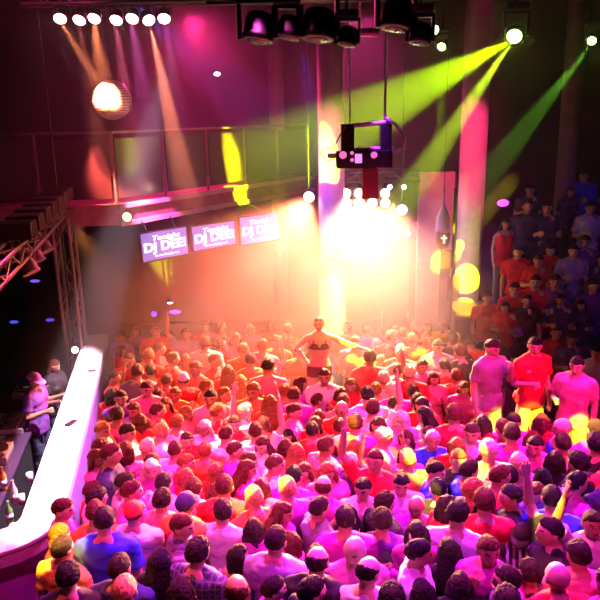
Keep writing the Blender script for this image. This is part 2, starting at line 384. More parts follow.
def hair_mesh(kind):
    if kind in HAIR: return HAIR[kind]
    def line(d):  # hairline height for a direction
        y = d.y
        if kind in ('l','b','p'): f0 = .50 if y > .45 else (.50-(.45-y)*2.6); lo = -.95 if kind != 'p' else -.55
        else: f0 = .56 if y > .5 else (.56-(.5-y)*1.0 if y > -.05 else .01-(-.05-y)*1.1); lo = -.40
        return max(lo, f0)
    th = {'s': .055, 'u': .15, 'l': .09, 'b': .10, 'p': .07, 'k': .04}.get(kind, .1)
    def fn(d):
        m_ = ss(-.06, .10, d.z-line(d)+.10*noise.noise(Vector((d.x*9, d.y*9, 3))))
        if kind == 'k': m_ *= 1-ss(.42, .62, d.z+ .25*d.y)
        n1 = noise.noise(d*(5 if kind != 'u' else 9)); n2 = noise.noise(Vector((d.x*16, d.y*16, d.z*5)))
        base = head_r(d); base = min(base, .125)
        t_ = th*(1+.5*n1)+.09*n2*(1.5 if kind == 'u' else 1)
        if kind == 's' and d.y > .1 and d.z > .3: t_ += .03+.05*max(0, n1)
        return base*((1+t_)*m_ + .86*(1-m_))
    mb = MB()
    if kind == 'c':
        def cf(d):
            m_ = ss(-.03, .04, d.z-(.12+.15*d.y)); return head_r(d)*((1.10+.04*ss(.5,1,d.z))*m_+.86*(1-m_))
        mb.rings(sph_grid(cf, 36, 24))
        rs = []
        for z in (.0, .006):
            pass
        n_ = 14; vs = []; fs = []
        for i in range(n_+1):
            a = R(20+140*i/n_)
            for rr, dz in ((.088, .0), (.165, -.02)):
                rx = math.cos(a)*.082*(rr/.088)**.35; ry = math.sin(a)*rr+.012
                vs += [(rx, ry, .030+dz), (rx, ry, .036+dz)]
        for i in range(n_):
            b = i*4; c = b+4
            fs += [(b, c, c+2, b+2), (b+1, b+3, c+3, c+1), (b+2, c+2, c+3, b+3), (b, b+1, c+1, c)]
        mb.add(vs, fs); HAIR[kind] = mb.mesh('cap', [mat('cap_cloth', 'obj', .8, bump=.2)], True); return HAIR[kind]
    hm = mat('hair', 'obj', .7, bump=1.0, bscale=22, var=.45, vscale=16, stretch=(7,7,1), spec=.25)
    if kind in ('s', 'u', 'k'):
        mb.rings(sph_grid(fn, 44, 30)); HAIR[kind] = mb.mesh('hair', [hm], True); return HAIR[kind]
    mb.rings(sph_grid(fn, 40, 28))
    if kind == 'l':
        for i in range(9):
            a = (i-4)/4; x = a*.085; y = -.075+abs(a)*.055
            mb.tube([(x*.8, y+.01, .03), (x*1.05, y-.015, -.08), (x*1.15, y-.045, -.17), (x*1.1, y-.065, -.28), (x*.95, y-.06, -.35-.03*(i % 3))], [.03,.032,.03,.026,.010], 8, round_=True)
        for s in (-1, 1): mb.tube([(s*.075, .02, .02), (s*.088, .015, -.08), (s*.095, .02, -.17), (s*.09, .045, -.27)], [.018,.022,.022,.010], 8, round_=True)
    elif kind == 'b':
        for i in range(9):
            a = (i-4)/4; x = a*.088; y = -.07+abs(a)*.075
            mb.tube([(x*.85, y, .02), (x*1.05, y-.008, -.07), (x*1.0, y-.004, -.135-.008*(i % 2))], [.03,.032,.02], 8, round_=True)
    elif kind == 'p':
        mb.ell((0, -.115, .04), (.035,.03,.035)); mb.tube([(0,-.12,.045),(0,-.165,.0),(0,-.165,-.10),(0,-.14,-.20)], [.022,.03,.028,.010], 10, round_=True)
    v, f = remesh(mb, .008, 1)
    v = wrinkle(v, .006, 30, 2)
    HAIR[kind] = finish(v, f, 'hair', hm); return HAIR[kind]
HC = {'k': (.008,.006,.007), 'd': (.020,.010,.008), 'r': (.075,.018,.012), 'o': (.26,.09,.03), 'y': (.62,.40,.12), 'w': (.85,.70,.45), 'g': (.35,.33,.32),
      'R': (.8,.02,.03), 'N': (.03,.02,.10), 'W': (.85,.85,.85), 'V': (.5,.15,.7)}
HCN = {'k': 'black', 'd': 'dark brown', 'r': 'auburn', 'o': 'ginger', 'y': 'blond', 'w': 'pale blond', 'g': 'grey', 'R': 'red', 'N': 'navy', 'W': 'white', 'V': 'violet'}
SCOL = {'w': (.85,.83,.85), 'k': (.015,.012,.018), 'b': (.03,.06,.85), 'r': (.75,.03,.04), 'o': (.9,.25,.05), 'y': (.85,.7,.05), 'p': (.82,.26,.38), 'm': (.62,.06,.50), 'v': (.17,.04,.30), 'l': (.42,.32,.66), 'g': (.17,.16,.21), 'n': (.03,.03,.12), 'P': (.10,.03,.12), 'C': (.04,.04,.12), 'S': (.08,.02,.05), 'H': (.06,.03,.06), 'J': (.85,.66,.05)}
SCN = {'w': 'white', 'k': 'black', 'b': 'blue', 'r': 'red', 'o': 'orange', 'y': 'yellow', 'p': 'pink', 'm': 'magenta', 'v': 'purple', 'l': 'lavender', 'g': 'grey', 'n': 'navy', 'P': 'plaid', 'C': 'checked navy', 'S': 'pinstriped', 'H': 'striped', 'J': 'yellow numbered'}
GN = {'t': ('tee', 'T-shirt'), 'v': ('tank', 'tank top'), 'j': ('shirt', 'long-sleeved shirt'), 'd': ('dress', 'dress')}
SKINS = [(.62,.36,.26), (.70,.44,.33), (.55,.30,.20), (.66,.40,.30), (.42,.22,.14)]
PANTS = [(.03,.03,.07), (.05,.06,.12), (.02,.02,.025), (.12,.12,.16)]
def person(x, y, z, g, hair, hcol, gar, scol, yaw, pose, height, hyaw=0, hpitch=0, shoes=False, pants=None, seed=0, wide=0.0, short=False, voxel=.0085):
    rs = random.Random(seed); sc = height/(1.735 if g == 'm' else 1.715)
    b = obj('person', body_mesh(g, pose, voxel, hyaw, hpitch, wide), None)
    b.color = (*rs.choice(SKINS), 1); b.location = (x, y, z); b.rotation_euler = (0, 0, -R(yaw)); b.scale = (sc,)*3
    kind = GN[gar][0]; t = obj({'tee': 'tee_shirt', 'shirt': 'long_sleeved_shirt', 'tank': 'tank_top', 'dress': 'dress'}[kind], top_mesh(g, pose, kind), None, b)
    t.color = (*SCOL[scol], 1)
    if scol in 'PCSH':
        t.material_slots[0].link = 'OBJECT'
        t.material_slots[0].material = pattern_mat({'P': 'plaid_cloth', 'C': 'checked_cloth', 'S': 'pinstripe_cloth', 'H': 'striped_cloth'}[scol], {'P': 'check', 'C': 'check', 'S': 'stripe', 'H': 'hstripe'}[scol])
    if gar != 'd':
        q = obj('shorts' if short else 'trousers', trouser_mesh(g, wide, short), None, b); q.color = (*(pants or rs.choice(PANTS)), 1)
    if hair != 'z':
        h = obj('cap' if hair == 'c' else 'hair', hair_mesh(hair), None, b)
        h.location = (0, .015, HEADZ[g]); h.rotation_euler = (-R(hpitch), 0, -R(hyaw)); h.scale = (1,1,1) if g == 'm' else (.95,)*3
        h.color = (*HC[hcol], 1)
        if hair == 'c':
            h2 = obj('hair', hair_mesh('s'), None, b); h2.location = h.location; h2.rotation_euler = h.rotation_euler; h2.color = (*HC['d'], 1); h2.scale = (.96,.96,.9)
            if hpitch == 0: h.rotation_euler = (0, 0, -R(hyaw)+(math.pi if rs.random() < .5 else 0))
    if shoes:
        for s in (-1, 1): obj('shoe', shoe_mesh(s), None, b)
    return b
def gobo(o, c0, c1, c2, scale=5, seed=0.):
    # a patterned coloured glass in the lamp
    l = o.data; l.use_nodes = True; nt = l.node_tree; em = nt.nodes['Emission']; tc = nt.nodes.new('ShaderNodeTexCoord'); ad = nt.nodes.new('ShaderNodeVectorMath'); ad.inputs[1].default_value = (seed, seed, seed)
    nt.links.new(tc.outputs['Normal'], ad.inputs[0]); n = nt.nodes.new('ShaderNodeTexNoise'); nt.links.new(ad.outputs[0], n.inputs['Vector']); n.inputs['Scale'].default_value = scale; n.inputs['Detail'].default_value = 1
    r = nt.nodes.new('ShaderNodeValToRGB'); nt.links.new(n.outputs['Fac'], r.inputs[0]); cr = r.color_ramp; cr.elements[0].position = .36; cr.elements[0].color = (*c0, 1); cr.elements[1].position = .64; cr.elements[1].color = (*c2, 1); e_ = cr.elements.new(.5); e_.color = (*c1, 1)
    nt.links.new(r.outputs[0], em.inputs['Color']); l.color = (1,1,1)
for a_ in BACKWASH: spot(*a_, radius=.15)
GOB = {0: ((.35,.02,1),(1,.02,.75),(1,.04,.25)), 1: ((1,.02,.5),(1,.04,.2),(.9,.12,.05)), 3: ((1,.03,.2),(1,.10,.10),(1,.25,.05))}
for i_, a_ in enumerate(WASH): 
    o_ = spot(*a_, radius=.12)
    if i_ in GOB: gobo(o_, *GOB[i_], 14, i_*2.3)
for i_, a_ in enumerate(RIM):
    o_ = spot(*a_, radius=.12); gobo(o_, *[((.35,.02,1),(1,.03,.85),(1,.06,.75)), ((.6,.01,.9),(1,.04,.65),(1,.20,.28)), ((1,.04,.6),(1,.06,.3),(1,.20,.06))][i_], 11, 7+i_*1.7)
# ------------------------------------------------------------------ the hall
black_paint = mat('black_paint', (.012,.010,.014), .75, bump=.2)
maroon = mat('dark_red_wall', (.06,.015,.025), .8, bump=.3, var=.6, vscale=1.1)
floor_m = mat('dark_floor', (.03,.025,.03), .35, bump=.1, var=.3)
steel = mat('dark_steel', (.05,.05,.055), .4, .6)
alu = mat('aluminium', (.55,.53,.55), .35, .7)
plastic = mat('black_plastic', (.015,.014,.016), .45)
def struct(name, mb, m_, **k): o = obj(name, mb, m_, **k); o['kind'] = 'structure'; return o
def slab(c, d, rot=None):
    b = MB(); b.box(c, d, rot); return b
struct('floor', slab((.5, 8, -.1), (16, 20, .2)), floor_m)
struct('ceiling', slab((.5, 8, 7.7), (16, 20, .2)), black_paint)
struct('wall_back', slab((.5, 17.1, 3.8), (16, .2, 7.8)), maroon)
struct('wall_left', slab((-7.1, 8, 3.8), (.2, 20, 7.8)), black_paint)
struct('wall_right', slab((8.1, 8, 3.8), (.2, 20, 7.8)), black_paint)
def prism(pts, z0, z1):
    b = MB(); n = len(pts); vs = [(x, y, z0) for x, y in pts]+[(x, y, z1) for x, y in pts]
    b.add(vs, [tuple(range(n))[::-1], tuple(range(n, 2*n))]+[(i, (i+1) % n, n+(i+1) % n, n+i) for i in range(n)]); return b
GA, GB = (-3.0, 11.5), (.35, 16.4)
gal = [(-6.98, 11.3), GA, GB, (.35, 16.98), (-6.98, 16.98)]
struct('floor_gallery', prism(gal, 3.38, 3.72), mat('gallery_red', (.45,.12,.16), .6, bump=.2, var=.2))
lip = [(GA[0]+.02, GA[1]-.05), (GB[0]+.02, GB[1]-.05), (GB[0]+.06, GB[1]-.05), (GA[0]+.06, GA[1]-.09)]
struct('trim_1', prism([(GA[0]+.06,GA[1]-.05),(GB[0]+.06,GB[1]-.05),(GB[0]+.02,GB[1]),(GA[0]+.02,GA[1])], 3.36, 3.44), mat('gallery_lip', (.8,.4,.5), .4))
struct('trim_2', prism([(GA[0]+.06,GA[1]-.05),(GB[0]+.06,GB[1]-.05),(GB[0]+.02,GB[1]),(GA[0]+.02,GA[1])], 3.66, 3.74), mat('gallery_lip', (.8,.4,.5), .4))
# railing of the gallery: posts, top rail and dark glass
rl = tag(empty('gallery_railing', (-4.8, 11.5, 3.72)), 'dark glass railing with thin posts along the edge of the upper gallery', 'railing')
glass_m = mat('smoked_glass', (.05,.02,.03), .15, spec=.6)
def seg_pts(a, b, n): return [(a[0]+(b[0]-a[0])*i/n, a[1]+(b[1]-a[1])*i/n) for i in range(n+1)]
PTS = seg_pts((-6.8, 11.42), (GA[0]-.04, GA[1]+.12), 3)[:-1]+seg_pts((GA[0]-.04, GA[1]+.12), (GB[0]-.12, GB[1]), 5)
for i, p in enumerate(PTS):
    b = MB(); b.box((p[0]+4.8, p[1]-11.5, .58), (.04,.04,1.16)); obj('post', b, mat('rail_metal', (.35,.2,.22), .35, .5), rl)
    if i+1 < len(PTS):
        q = PTS[i+1]; cx, cy = (p[0]+q[0])/2, (p[1]+q[1])/2; L = math.dist(p, q); an = math.atan2(q[1]-p[1], q[0]-p[0])
        b = MB(); b.box((cx+4.8, cy-11.5, .58), (L-.12, .015, .98), Euler((0,0,an))); obj('glass_panel', b, glass_m, rl)
        b = MB(); b.box((cx+4.8, cy-11.5, 1.17), (L, .05, .04), Euler((0,0,an))); obj('top_rail', b, mat('rail_metal', (.35,.2,.22), .35, .5), rl)
# pillars
pil = mat('pillar_paint', (.62,.42,.45), .55, bump=.15, var=.1)
def pillar(px, py, y, r, m_=pil):
    p = at_y(px, py, y); b = MB(); b.lathe([(r*1.25,0),(r*1.25,.12),(r,.16),(r,7.58)], (p.x, p.y, 0), 32); return struct('pillar', b, m_, smooth=True)
P1 = pillar(332, 250, 12.6, .235); P2 = pillar(469, 250, 12.6, .235); pillar(277, 120, 15.9, .17); pillar(575, 60, 14.5, .20)
# a plain partition behind the pole, and the grand-stand of steps on the right
pp = at_y(434, 260, 13.3)
struct('wall_partition', slab((pp.x, 13.3, 2.0), (.68, .16, 4.0)), mat('partition_paint', (.5,.32,.30), .7, bump=.2))
STEPS = [(10.55, .62), (11.15, 1.15), (11.75, 1.68), (12.45, 2.15), (13.2, 2.5), (14.2, 2.5)]
TX0 = 2.75
step_m = mat('step_carpet', (.05,.03,.06), .9, bump=.3)
for i in range(5):
    y0, z = STEPS[i]; y1 = STEPS[i+1][0] if i < 4 else 16.95
    struct('floor_step', slab(((TX0+7.95)/2, (y0+y1)/2, z/2), (7.95-TX0, y1-y0, z)), step_m)
def tierz(x, y):
    z = 0
    if x > TX0:
        for y0, zz in STEPS:
            if y >= y0: z = zz
    return z
# ------------------------------------------------------------------ the white counter
BZ = 1.30; BW = .20
far = at_z(97, 334, BZ); near = at_z(43, 513, BZ)
d_ = Vector((near.x-far.x, near.y-far.y)).normalized(); L_ = Vector((d_.y, -d_.x))   # heading to the camera
path = [Vector((far.x, far.y)), Vector((near.x, near.y))]
rad = .42; turn = Vector((-1, -.10)).normalized()
nr_ = Vector((-d_.y, d_.x))
if nr_.x > 0: nr_ = -nr_
c0 = path[1]+nr_*rad
a0 = math.atan2(-nr_.y, -nr_.x)
for i in range(1, 13):
    a = a0-(R(72))*i/12; path.append(Vector((c0.x+rad*math.cos(a), c0.y+rad*math.sin(a))))
dl = (path[-1]-path[-2]).normalized(); path.append(path[-1]+dl*1.6)
def ribbon(path, o0, o1, z0, z1):
    L = []; Rr = []
    for i, p in enumerate(path):
        t = (path[min(i+1, len(path)-1)]-path[max(i-1, 0)]).normalized(); n = Vector((t.y, -t.x))
        L.append(p+n*o0); Rr.append(p+n*o1)
    b = MB(); rs = []
    for l, r in zip(L, Rr): rs.append([(l.x,l.y,z0),(r.x,r.y,z0),(r.x,r.y,z1),(l.x,l.y,z1)])
    b.rings(rs); return b
ct = tag(empty('counter', (far.x, far.y, 0)), 'long white glossy counter with rounded near end between dance floor and DJ area', 'counter')
off = Vector((far.x, far.y))
pth = [p-off for p in path]
obj('countertop', ribbon(pth, -BW, BW, BZ-.03, BZ), mat('white_laminate', (.9,.88,.9), .3), ct)
obj('fascia', ribbon(pth, -BW+.012, BW-.012, BZ-.17, BZ-.03), mat('fascia_white', (.75,.6,.8), .4), ct)
obj('front_panel', ribbon(pth, -.10, .10, 0, BZ-.17), mat('purple_panel', (.6,.15,.8), .5), ct)
CSPOT = spot((-.9, 8.2, 7.1), ((far.x+near.x)/2+.05, (far.y+near.y)/2-.75, BZ), (1,.66,.85), 10500, 52, .25, .06)
CSPOT.scale = (1, .17, 1)
_z = (CSPOT.location-Vector(((far.x+near.x)/2+.05, (far.y+near.y)/2-.75, BZ))).normalized(); _x = Vector((d_.x, d_.y, 0)); _y = _z.cross(_x).normalized(); _x = _y.cross(_z)
CSPOT.rotation_euler = Matrix((_x, _y, _z)).transposed().to_euler()
print('COUNTER', far, near)
cm = mat('phone_black', (.02,.01,.03), .3)
def on_counter(px, py, name, d, m_, label, cat, rz=0):
    p = at_z(px, py, BZ); b = MB(); b.box((0,0,d[2]/2), d); o = obj(name, b, m_, loc=(p.x, p.y, BZ+.001), bev=.006); o.rotation_euler = (0,0,rz); return tag(o, label, cat)
on_counter(71, 424, 'sunglasses_case', (.07,.17,.03), cm, 'small dark case lying on the middle of the white counter', 'case', -.35)
on_counter(92, 371, 'mobile_phone', (.12,.06,.012), cm, 'small dark phone lying near the far edge of the white counter', 'phone', .2)
# ------------------------------------------------------------------ trusses and lamps
def truss(name, a, b, w_, bay, m_, label, thick=.025):
    a = Vector(a); b = Vector(b); L = (b-a).length; M = (b-a).to_track_quat('Z', 'Y').to_matrix()
    e = tag(empty(name, a), label, 'truss')
    h = w_/2; cs = [(-h,-h),(h,-h),(h,h),(-h,h)]
    for x, y in cs:
        t = MB(); t.tube([M @ Vector((x,y,0)), M @ Vector((x,y,L))], thick, 10); obj('chord', t, m_, e, smooth=True)
    t = MB(); n = max(1, int(L/bay)); 
    for i in range(n):
        z0, z1 = L*i/n, L*(i+1)/n
        for k in range(4):
            p, q = cs[k], cs[(k+1) % 4]
            if i % 2: p, q = q, p
            t.tube([M @ Vector((*p, z0)), M @ Vector((*q, z1))], thick*.55, 6)
    obj('lattice', t, m_, e); return e
def lens_mat(name, col, s): return mat(name, (.8,.8,.8), .3, emit=col, es=s)
def par_can(loc, target, lm, label, size=.11, group=None, m_=plastic, name='par_can', top=7.6):
    loc = Vector(loc); q = (Vector(target)-loc).to_track_quat('-Z', 'Y'); M = q.to_matrix()
    e = tag(empty(name, loc), label, 'stage light', group)
    b = MB(); s = size
    b.lathe([(s*.45,s*2.0),(s*.75,s*1.8),(s*.95,s*1.2),(s,s*.2),(s*1.08,s*.2),(s*1.08,0),(s*.97,0),(s*.92,s*.1),(.001,s*.12)], seg=24, M=M); hs = obj('housing', b, m_, e, smooth=True)
    b = MB(); b.lathe([(.001,s*.02),(s*.6,s*.01),(s*.93,s*.05),(s*.93,s*.09),(.001,s*.09)], seg=24, M=M); obj('lens', b, lm, hs, smooth=True)
    b = MB(); b.tube([M @ Vector((s*1.15,0,s*.9)), M @ Vector((s*1.15,0,s*.9))+Vector((0,0,s*1.8)), M @ Vector((-s*1.15,0,s*.9))+Vector((0,0,s*1.8)), M @ Vector((-s*1.15,0,s*.9))], s*.09, 6); obj('yoke', b, m_, e)
    b = MB(); b.tube([(0,0,s*1.5),(0,0,top-loc.z)], .012, 6); obj('hanger', b, m_, e); return e
def moving_head(loc, target, lm, label, size=.16, group=None, m_=plastic, top=7.6):
    loc = Vector(loc); M = (Vector(target)-loc).to_track_quat('-Z', 'Y').to_matrix(); s = size
    e = tag(empty('moving_head_light', loc), label, 'stage light', group)
    b = MB(); b.lathe([(s*.5,s*1.5),(s*.85,s*1.35),(s,s*.9),(s,s*.1),(s*1.04,s*.1),(s*1.04,-s*.3),(s*.8,-s*.35),(.001,-s*.33)], seg=28, M=M); hd_ = obj('head', b, m_, e, smooth=True)
    b = MB(); b.ell(M @ Vector((0,0,-s*.33)), (s*.72,s*.72,s*.16), M=M, nu=20, nv=8); obj('lens', b, lm, hd_, smooth=True)
    yz = s*2.1
    b = MB()
    for x in (-1, 1): b.box((x*s*1.2, 0, s*.9), (s*.3, s*.7, s*2.2))
    b.box((0,0,yz), (s*2.7,s*.8,s*.3)); obj('yoke', b, m_, e, bev=.01)
    b = MB(); b.box((0,0,yz+s*.55), (s*2.3,s*1.6,s*.8)); obj('base', b, m_, e, bev=.02)
    b = MB(); b.tube([(0,0,yz+s*.8),(0,0,top-loc.z)], .015, 6); obj('hanger', b, m_, e)
    return e
# lamp row above the mirror ball
PR = [60,79,94,116,132,149,164]; AIM = [(110,103,11.0),(100,150,11.3),(112,140,11.3),(140,190,11.6),(160,200,11.8),(208,320,9.2),(205,250,11.8)]
a, b = at_y(40, 8, 9.9), at_y(190, 8, 9.9)
truss('lighting_truss', (a.x-.2, 9.9, a.z+.16), (b.x+.6, 9.9, a.z+.16), .26, .3, steel, 'dark truss carrying the row of seven pink-white lamps above the mirror ball')
hotpink = lens_mat('pink_white_lens', (1,.40,.40), 30)
ordn = ['first', 'second', 'third', 'fourth', 'fifth', 'sixth', 'seventh']
BC = [(1,.30,.14),(1,.2,.16),(1,.26,.10),(1,.16,.30),(.9,.14,.6),(1,.28,.17),(.9,.16,.5)]
BP = [16000, 3000, 9000, 8000, 5000, 26000, 3500]; BAN = [9, 14, 20, 12, 16, 9, 12]
for i, px in enumerate(PR):
    p = at_y(px, 19 + (i % 2)*1.5, 9.9); t = at_y(*AIM[i]) if i != 5 else at_z(238, 428, 1.5)
    par_can(p, p+Vector(((t-p).x*.4, -.75, -.75)), hotpink, 'glowing pink-white lamp, %s from the left above the mirror ball' % ordn[i], .085, 'lamps above the mirror ball')
    dd = Vector(((t-p).x*.4, -.75, -.75)).normalized(); spot(p+dd*.03, t, BC[i], BP[i], BAN[i], .5, .03)
# mirror ball
mp_ = at_y(112, 100, 11.0)
mbm = bpy.data.materials.new('mirror_tiles'); mbm.use_nodes = True; nt = mbm.node_tree; bs = nt.nodes['Principled BSDF']; bs.inputs['Metallic'].default_value = .3; bs.inputs['Roughness'].default_value = .35
bs.inputs['Base Color'].default_value = (.95,.85,.85,1)
e = tag(empty('mirror_ball', mp_), 'mirror ball of small facets hanging in the pink beam under the lamp row', 'mirror ball')
b = MB(); NR = 22
for i in range(NR):
    a0, a1 = math.pi*i/NR-math.pi/2, math.pi*(i+1)/NR-math.pi/2; am = (a0+a1)/2; n = max(4, int(44*math.cos(am)))
    for j in range(n):
        q0, q1 = 2*math.pi*(j+.04)/n, 2*math.pi*(j+.96)/n; rr = .295; g_ = .004/rr; jx = random.uniform(-.003,.003)
        vs = [Vector((math.cos(aa)*math.cos(q), math.cos(aa)*math.sin(q), math.sin(aa)))*(rr+jx*(1 if k in (0,3) else -1)) for k, (aa, q) in enumerate([(a0+g_,q0),(a0+g_,q1),(a1-g_,q1),(a1-g_,q0)])]
        b.add(vs, [(0,1,2,3)])
obj('mirror_facets', b, mbm, e)
b = MB(); b.ell((0,0,0), (.287,.287,.287), nu=32, nv=20); obj('core', b, plastic, e, smooth=True)
b = MB(); b.tube([(0,0,.28),(0,0,7.6-mp_.z)], .006, 6); b.lathe([(.05,.27),(.05,.33),(.03,.34)], seg=16); obj('hanger', b, steel, e)
# dark lamp cluster at the top
tp = at_y(330, 8, 7.6)
truss('lighting_truss', (at_y(205, 8, 7.6).x, 7.6, tp.z+.25), (at_y(470, 8, 7.6).x, 7.6, tp.z+.25), .3, .35, steel, 'black truss holding the dark moving heads at the top of the picture')
dark_lens = mat('dark_lens', (.02,.02,.05), .1, spec=.8)
CL_ = [(258,36,.155,'furthest left'),(288,34,.12,'between the two biggest heads'),(318,34,.165,'just left of the pink truss bar'),(347,42,.10,'small, under the pink truss bar'),(396,24,.16,'blocky, above the violet beam'),(420,40,.11,'beside the small green-white lamp')]
for x, y, s, wh in CL_:
    p = at_y(x, y, 7.5); moving_head(p, p+Vector((random.uniform(-.3,.3), -.15, -1)), dark_lens, 'unlit black moving head under the top truss, '+wh, s, 'unlit moving heads on the top truss')
p0, p1 = at_y(322, 33, 8.1), at_y(376, 32, 8.1)
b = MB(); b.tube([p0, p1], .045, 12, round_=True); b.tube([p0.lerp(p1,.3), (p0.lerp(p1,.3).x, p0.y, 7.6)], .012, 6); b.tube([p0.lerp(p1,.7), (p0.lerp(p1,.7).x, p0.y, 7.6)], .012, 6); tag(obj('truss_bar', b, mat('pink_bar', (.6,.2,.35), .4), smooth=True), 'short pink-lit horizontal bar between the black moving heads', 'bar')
p = at_y(434, 30, 8.0); par_can(p, CAM+Vector((1,0,-1)), lens_mat('greenwhite_lens', (.85,1,.6), 12), 'small lamp showing a greenish-white light beside the top truss', .055)
# small stray lamps
def small_lamp(px, py, y, r, col, s, label, flat=1.0, name='wall_lamp'):
    p = at_y(px, py, y); e = tag(empty(name, p), label, 'lamp')
    b = MB(); b.ell((0,0,0), (r, .03, r*flat)); obj('lens', b, lens_mat('lens_%d_%d_%d_%d' % (*[int(c*100) for c in col], s), col, s), e, smooth=True)
    b = MB(); b.lathe([(r*1.15,0),(r*1.15,.06),(r*.8,.12)], (0,.0,0), 20, M=Matrix.Rotation(-math.pi/2, 3, 'X') @ Matrix.Diagonal((1,flat,1)).to_3x3()); obj('housing', b, plastic, e)
    return e
small_lamp(217, 74, 12, .05, (1,.95,1), 12, 'small white lamp on the dark wall right of the mirror ball', .6)
small_lamp(127, 217, 11.2, .075, (1,.62,.3), 3, 'round warm lamp glowing beside the end of the gallery edge')
for i, (x, y, r, f, c, lb) in enumerate([(14,322,.10,.35,BLU,'dim blue oval lamp at the far left edge'),(50,320,.10,.35,(.12,.05,.9),'dim blue oval lamp beside the truss tower'),(35,281,.11,.3,(.25,.1,1),'violet oval lamp below the pink cans on the left truss'),(154,314,.07,1,(.35,.08,1),'round violet lamp in the red haze below the screens'),(175,312,.14,.4,(.35,.08,1),'oval violet lamp right of the round violet one below the screens')]):
    small_lamp(x, y, 14.6, r, c, 1.2, lb, f)
small_lamp(503, 203, 13.9, .12, (.9,.06,.9), 2.5, 'magenta lamp in the dark beside the right pillar', .6)
small_lamp(170, 303, 13.6, .06, (1,.9,.9), 4, 'tiny white lamp in the haze below the screens', .3)
for x, y, c, lb in [(390,187,(1,.8,.6),'tiny warm lamp above the bright lamp row'),(404,187,(1,.7,.5),'tiny warm lamp right of the other above the bright row'),(408,234,(1,.95,.9),'tiny white lamp under the violet lamp beside the bright row'),(394,240,(1,.95,.9),'tiny white lamp lower than the others beside the bright row')]:
    small_lamp(x, y, 12.6, .04, c, 15, lb)
# bright lamp row between the pillars
hot = lens_mat('hot_lens', (1,.58,.38), 50)
a, b = at_y(336, 184, 13.0), at_y(412, 184, 13.0)
truss('lighting_truss', (a.x-.1, 13.1, a.z+.12), (b.x+.15, 13.1, a.z+.12), .2, .25, steel, 'short truss carrying the blazing white lamp row between the pillars')
HR = [(346,198),(359,198),(372,198),(385,198)]
for i, (x, y) in enumerate(HR):
    p = at_y(x, y, 12.8); e = tag(empty('blinder_light', p), 'blazing white square lamp, %s from the left in the row between the pillars' % ordn[i], 'stage light', 'blazing lamps between the pillars')
    rt = Euler((R(-12),0,0)); b = MB(); b.box((0,.07,0), (.23,.12,.34), rt); hs = obj('housing', b, plastic, e, bev=.01)
    for zz in (.085, -.085):
        b = MB(); b.lathe([(.001,.0),(.075,.0),(.08,.02),(.001,.03)], (0,-.005+zz*.2,zz), 20, M=Matrix.Rotation(R(90), 3, 'X')); obj('lamp', b, hot, hs)
    b = MB(); b.tube([(0,.1,.15),(0,.3,a.z+.12-p.z)], .014, 6); obj('hanger', b, plastic, e)
for x, tx, ty, tyy, P, an in [(346,335,345,9.0,14000,56),(359,372,350,8.6,13000,56),(385,400,345,8.8,9000,46)]:
    p = at_y(x, 200, 12.7); spot(p, at_y(tx, ty, tyy), (1,.38,.20), P, an, .8, .10)
p = at_y(309, 197, 12.7); par_can(p, at_y(250, 300, 9.5), hot, 'blazing white lamp on its own left of the middle pillar', .10)
p = at_y(309, 199, 12.6)
spot(p, at_y(235, 330, 9.4), (1,.20,.10), 17000, 58, .6, .08); spot(p, at_y(262, 262, 11.0), (1,.5,.3), 5500, 22, .4, .05)
p = at_y(402, 210, 12.7); par_can(p, at_y(410, 260, 10), lens_mat('violet_lens', (.9,.25,1), 20), 'violet-pink glowing lamp right of the blazing lamp row', .10); spot(p-Vector((0,.1,0)), at_y(412, 232, 11.5), (.9,.12,.9), 500, 40, .6)
# green beams
glens = lens_mat('green_lens', (.55,1,.12), 60)
def green(px, py, y, label, size): 
    p = at_y(px, py, y); moving_head(p, p+Vector((-.6,-1.2,-.7)), glens, label, size); return p
g1 = green(515, 35, 9.6, 'moving head blazing green with the wide beam, between pillar and right edge', .13)
def fan(p, t, col, P, an, thin, bl=.55):
    o = spot(p, t, col, P, an, bl, .02); o.scale = (1, thin, 1)
    q = (Vector(t)-Vector(p)).to_track_quat('-Z', 'Y'); 
    # turn the thin axis square to the picture
    zax = (Vector(p)-Vector(t)).normalized(); yax = (CAM-Vector(p)).normalized(); xax = yax.cross(zax).normalized(); yax = zax.cross(xax)
    o.rotation_euler = Matrix((xax, yax, zax)).transposed().to_euler()
    return o
s1 = g1+Vector((-.6,-1.2,-.7)).normalized()*.16
fan(s1, at_y(338, 132, 12.0), (.55,1,.0), 125000, 22, .26); fan(s1, at_y(428, 165, 10.6), (.62,1,.02), 60000, 12, .5)
g2 = green(442, 46, 10.2, 'small moving head sending a narrow green beam straight down', .075)
fan(g2+Vector((0,-.15,-.06)), at_y(437, 170, 10.0), (.5,1,.02), 6000, 7.5, 1)
g3 = green(592, 40, 10.4, 'moving head at the right edge sending a dim green beam down left', .08)
fan(g3+Vector((-.05,-.15,-.06)), at_y(500, 160, 10.0), (.28,1,.05), 6000, 12, .6); fan(g3+Vector((-.05,-.15,-.06)), at_y(520, 122, 10.0), (.2,1,.15), 500, 3, 1)
# blue and violet in the top haze
spot(at_y(300, 44, 9.5), at_y(316, 130, 9.9), (.10,.04,1), 900, 24, .7); spot(at_y(130, 0, 10.5), at_y(210, 70, 11), (.16,.10,1), 1500, 30, .8)
spot(at_y(385, 50, 8.4), at_y(380, 155, 8.7), (.45,.05,1), 420, 14, .6); spot(at_y(212, 2, 10), at_y(225, 90, 11), (.6,.04,.7), 500, 34, .9)
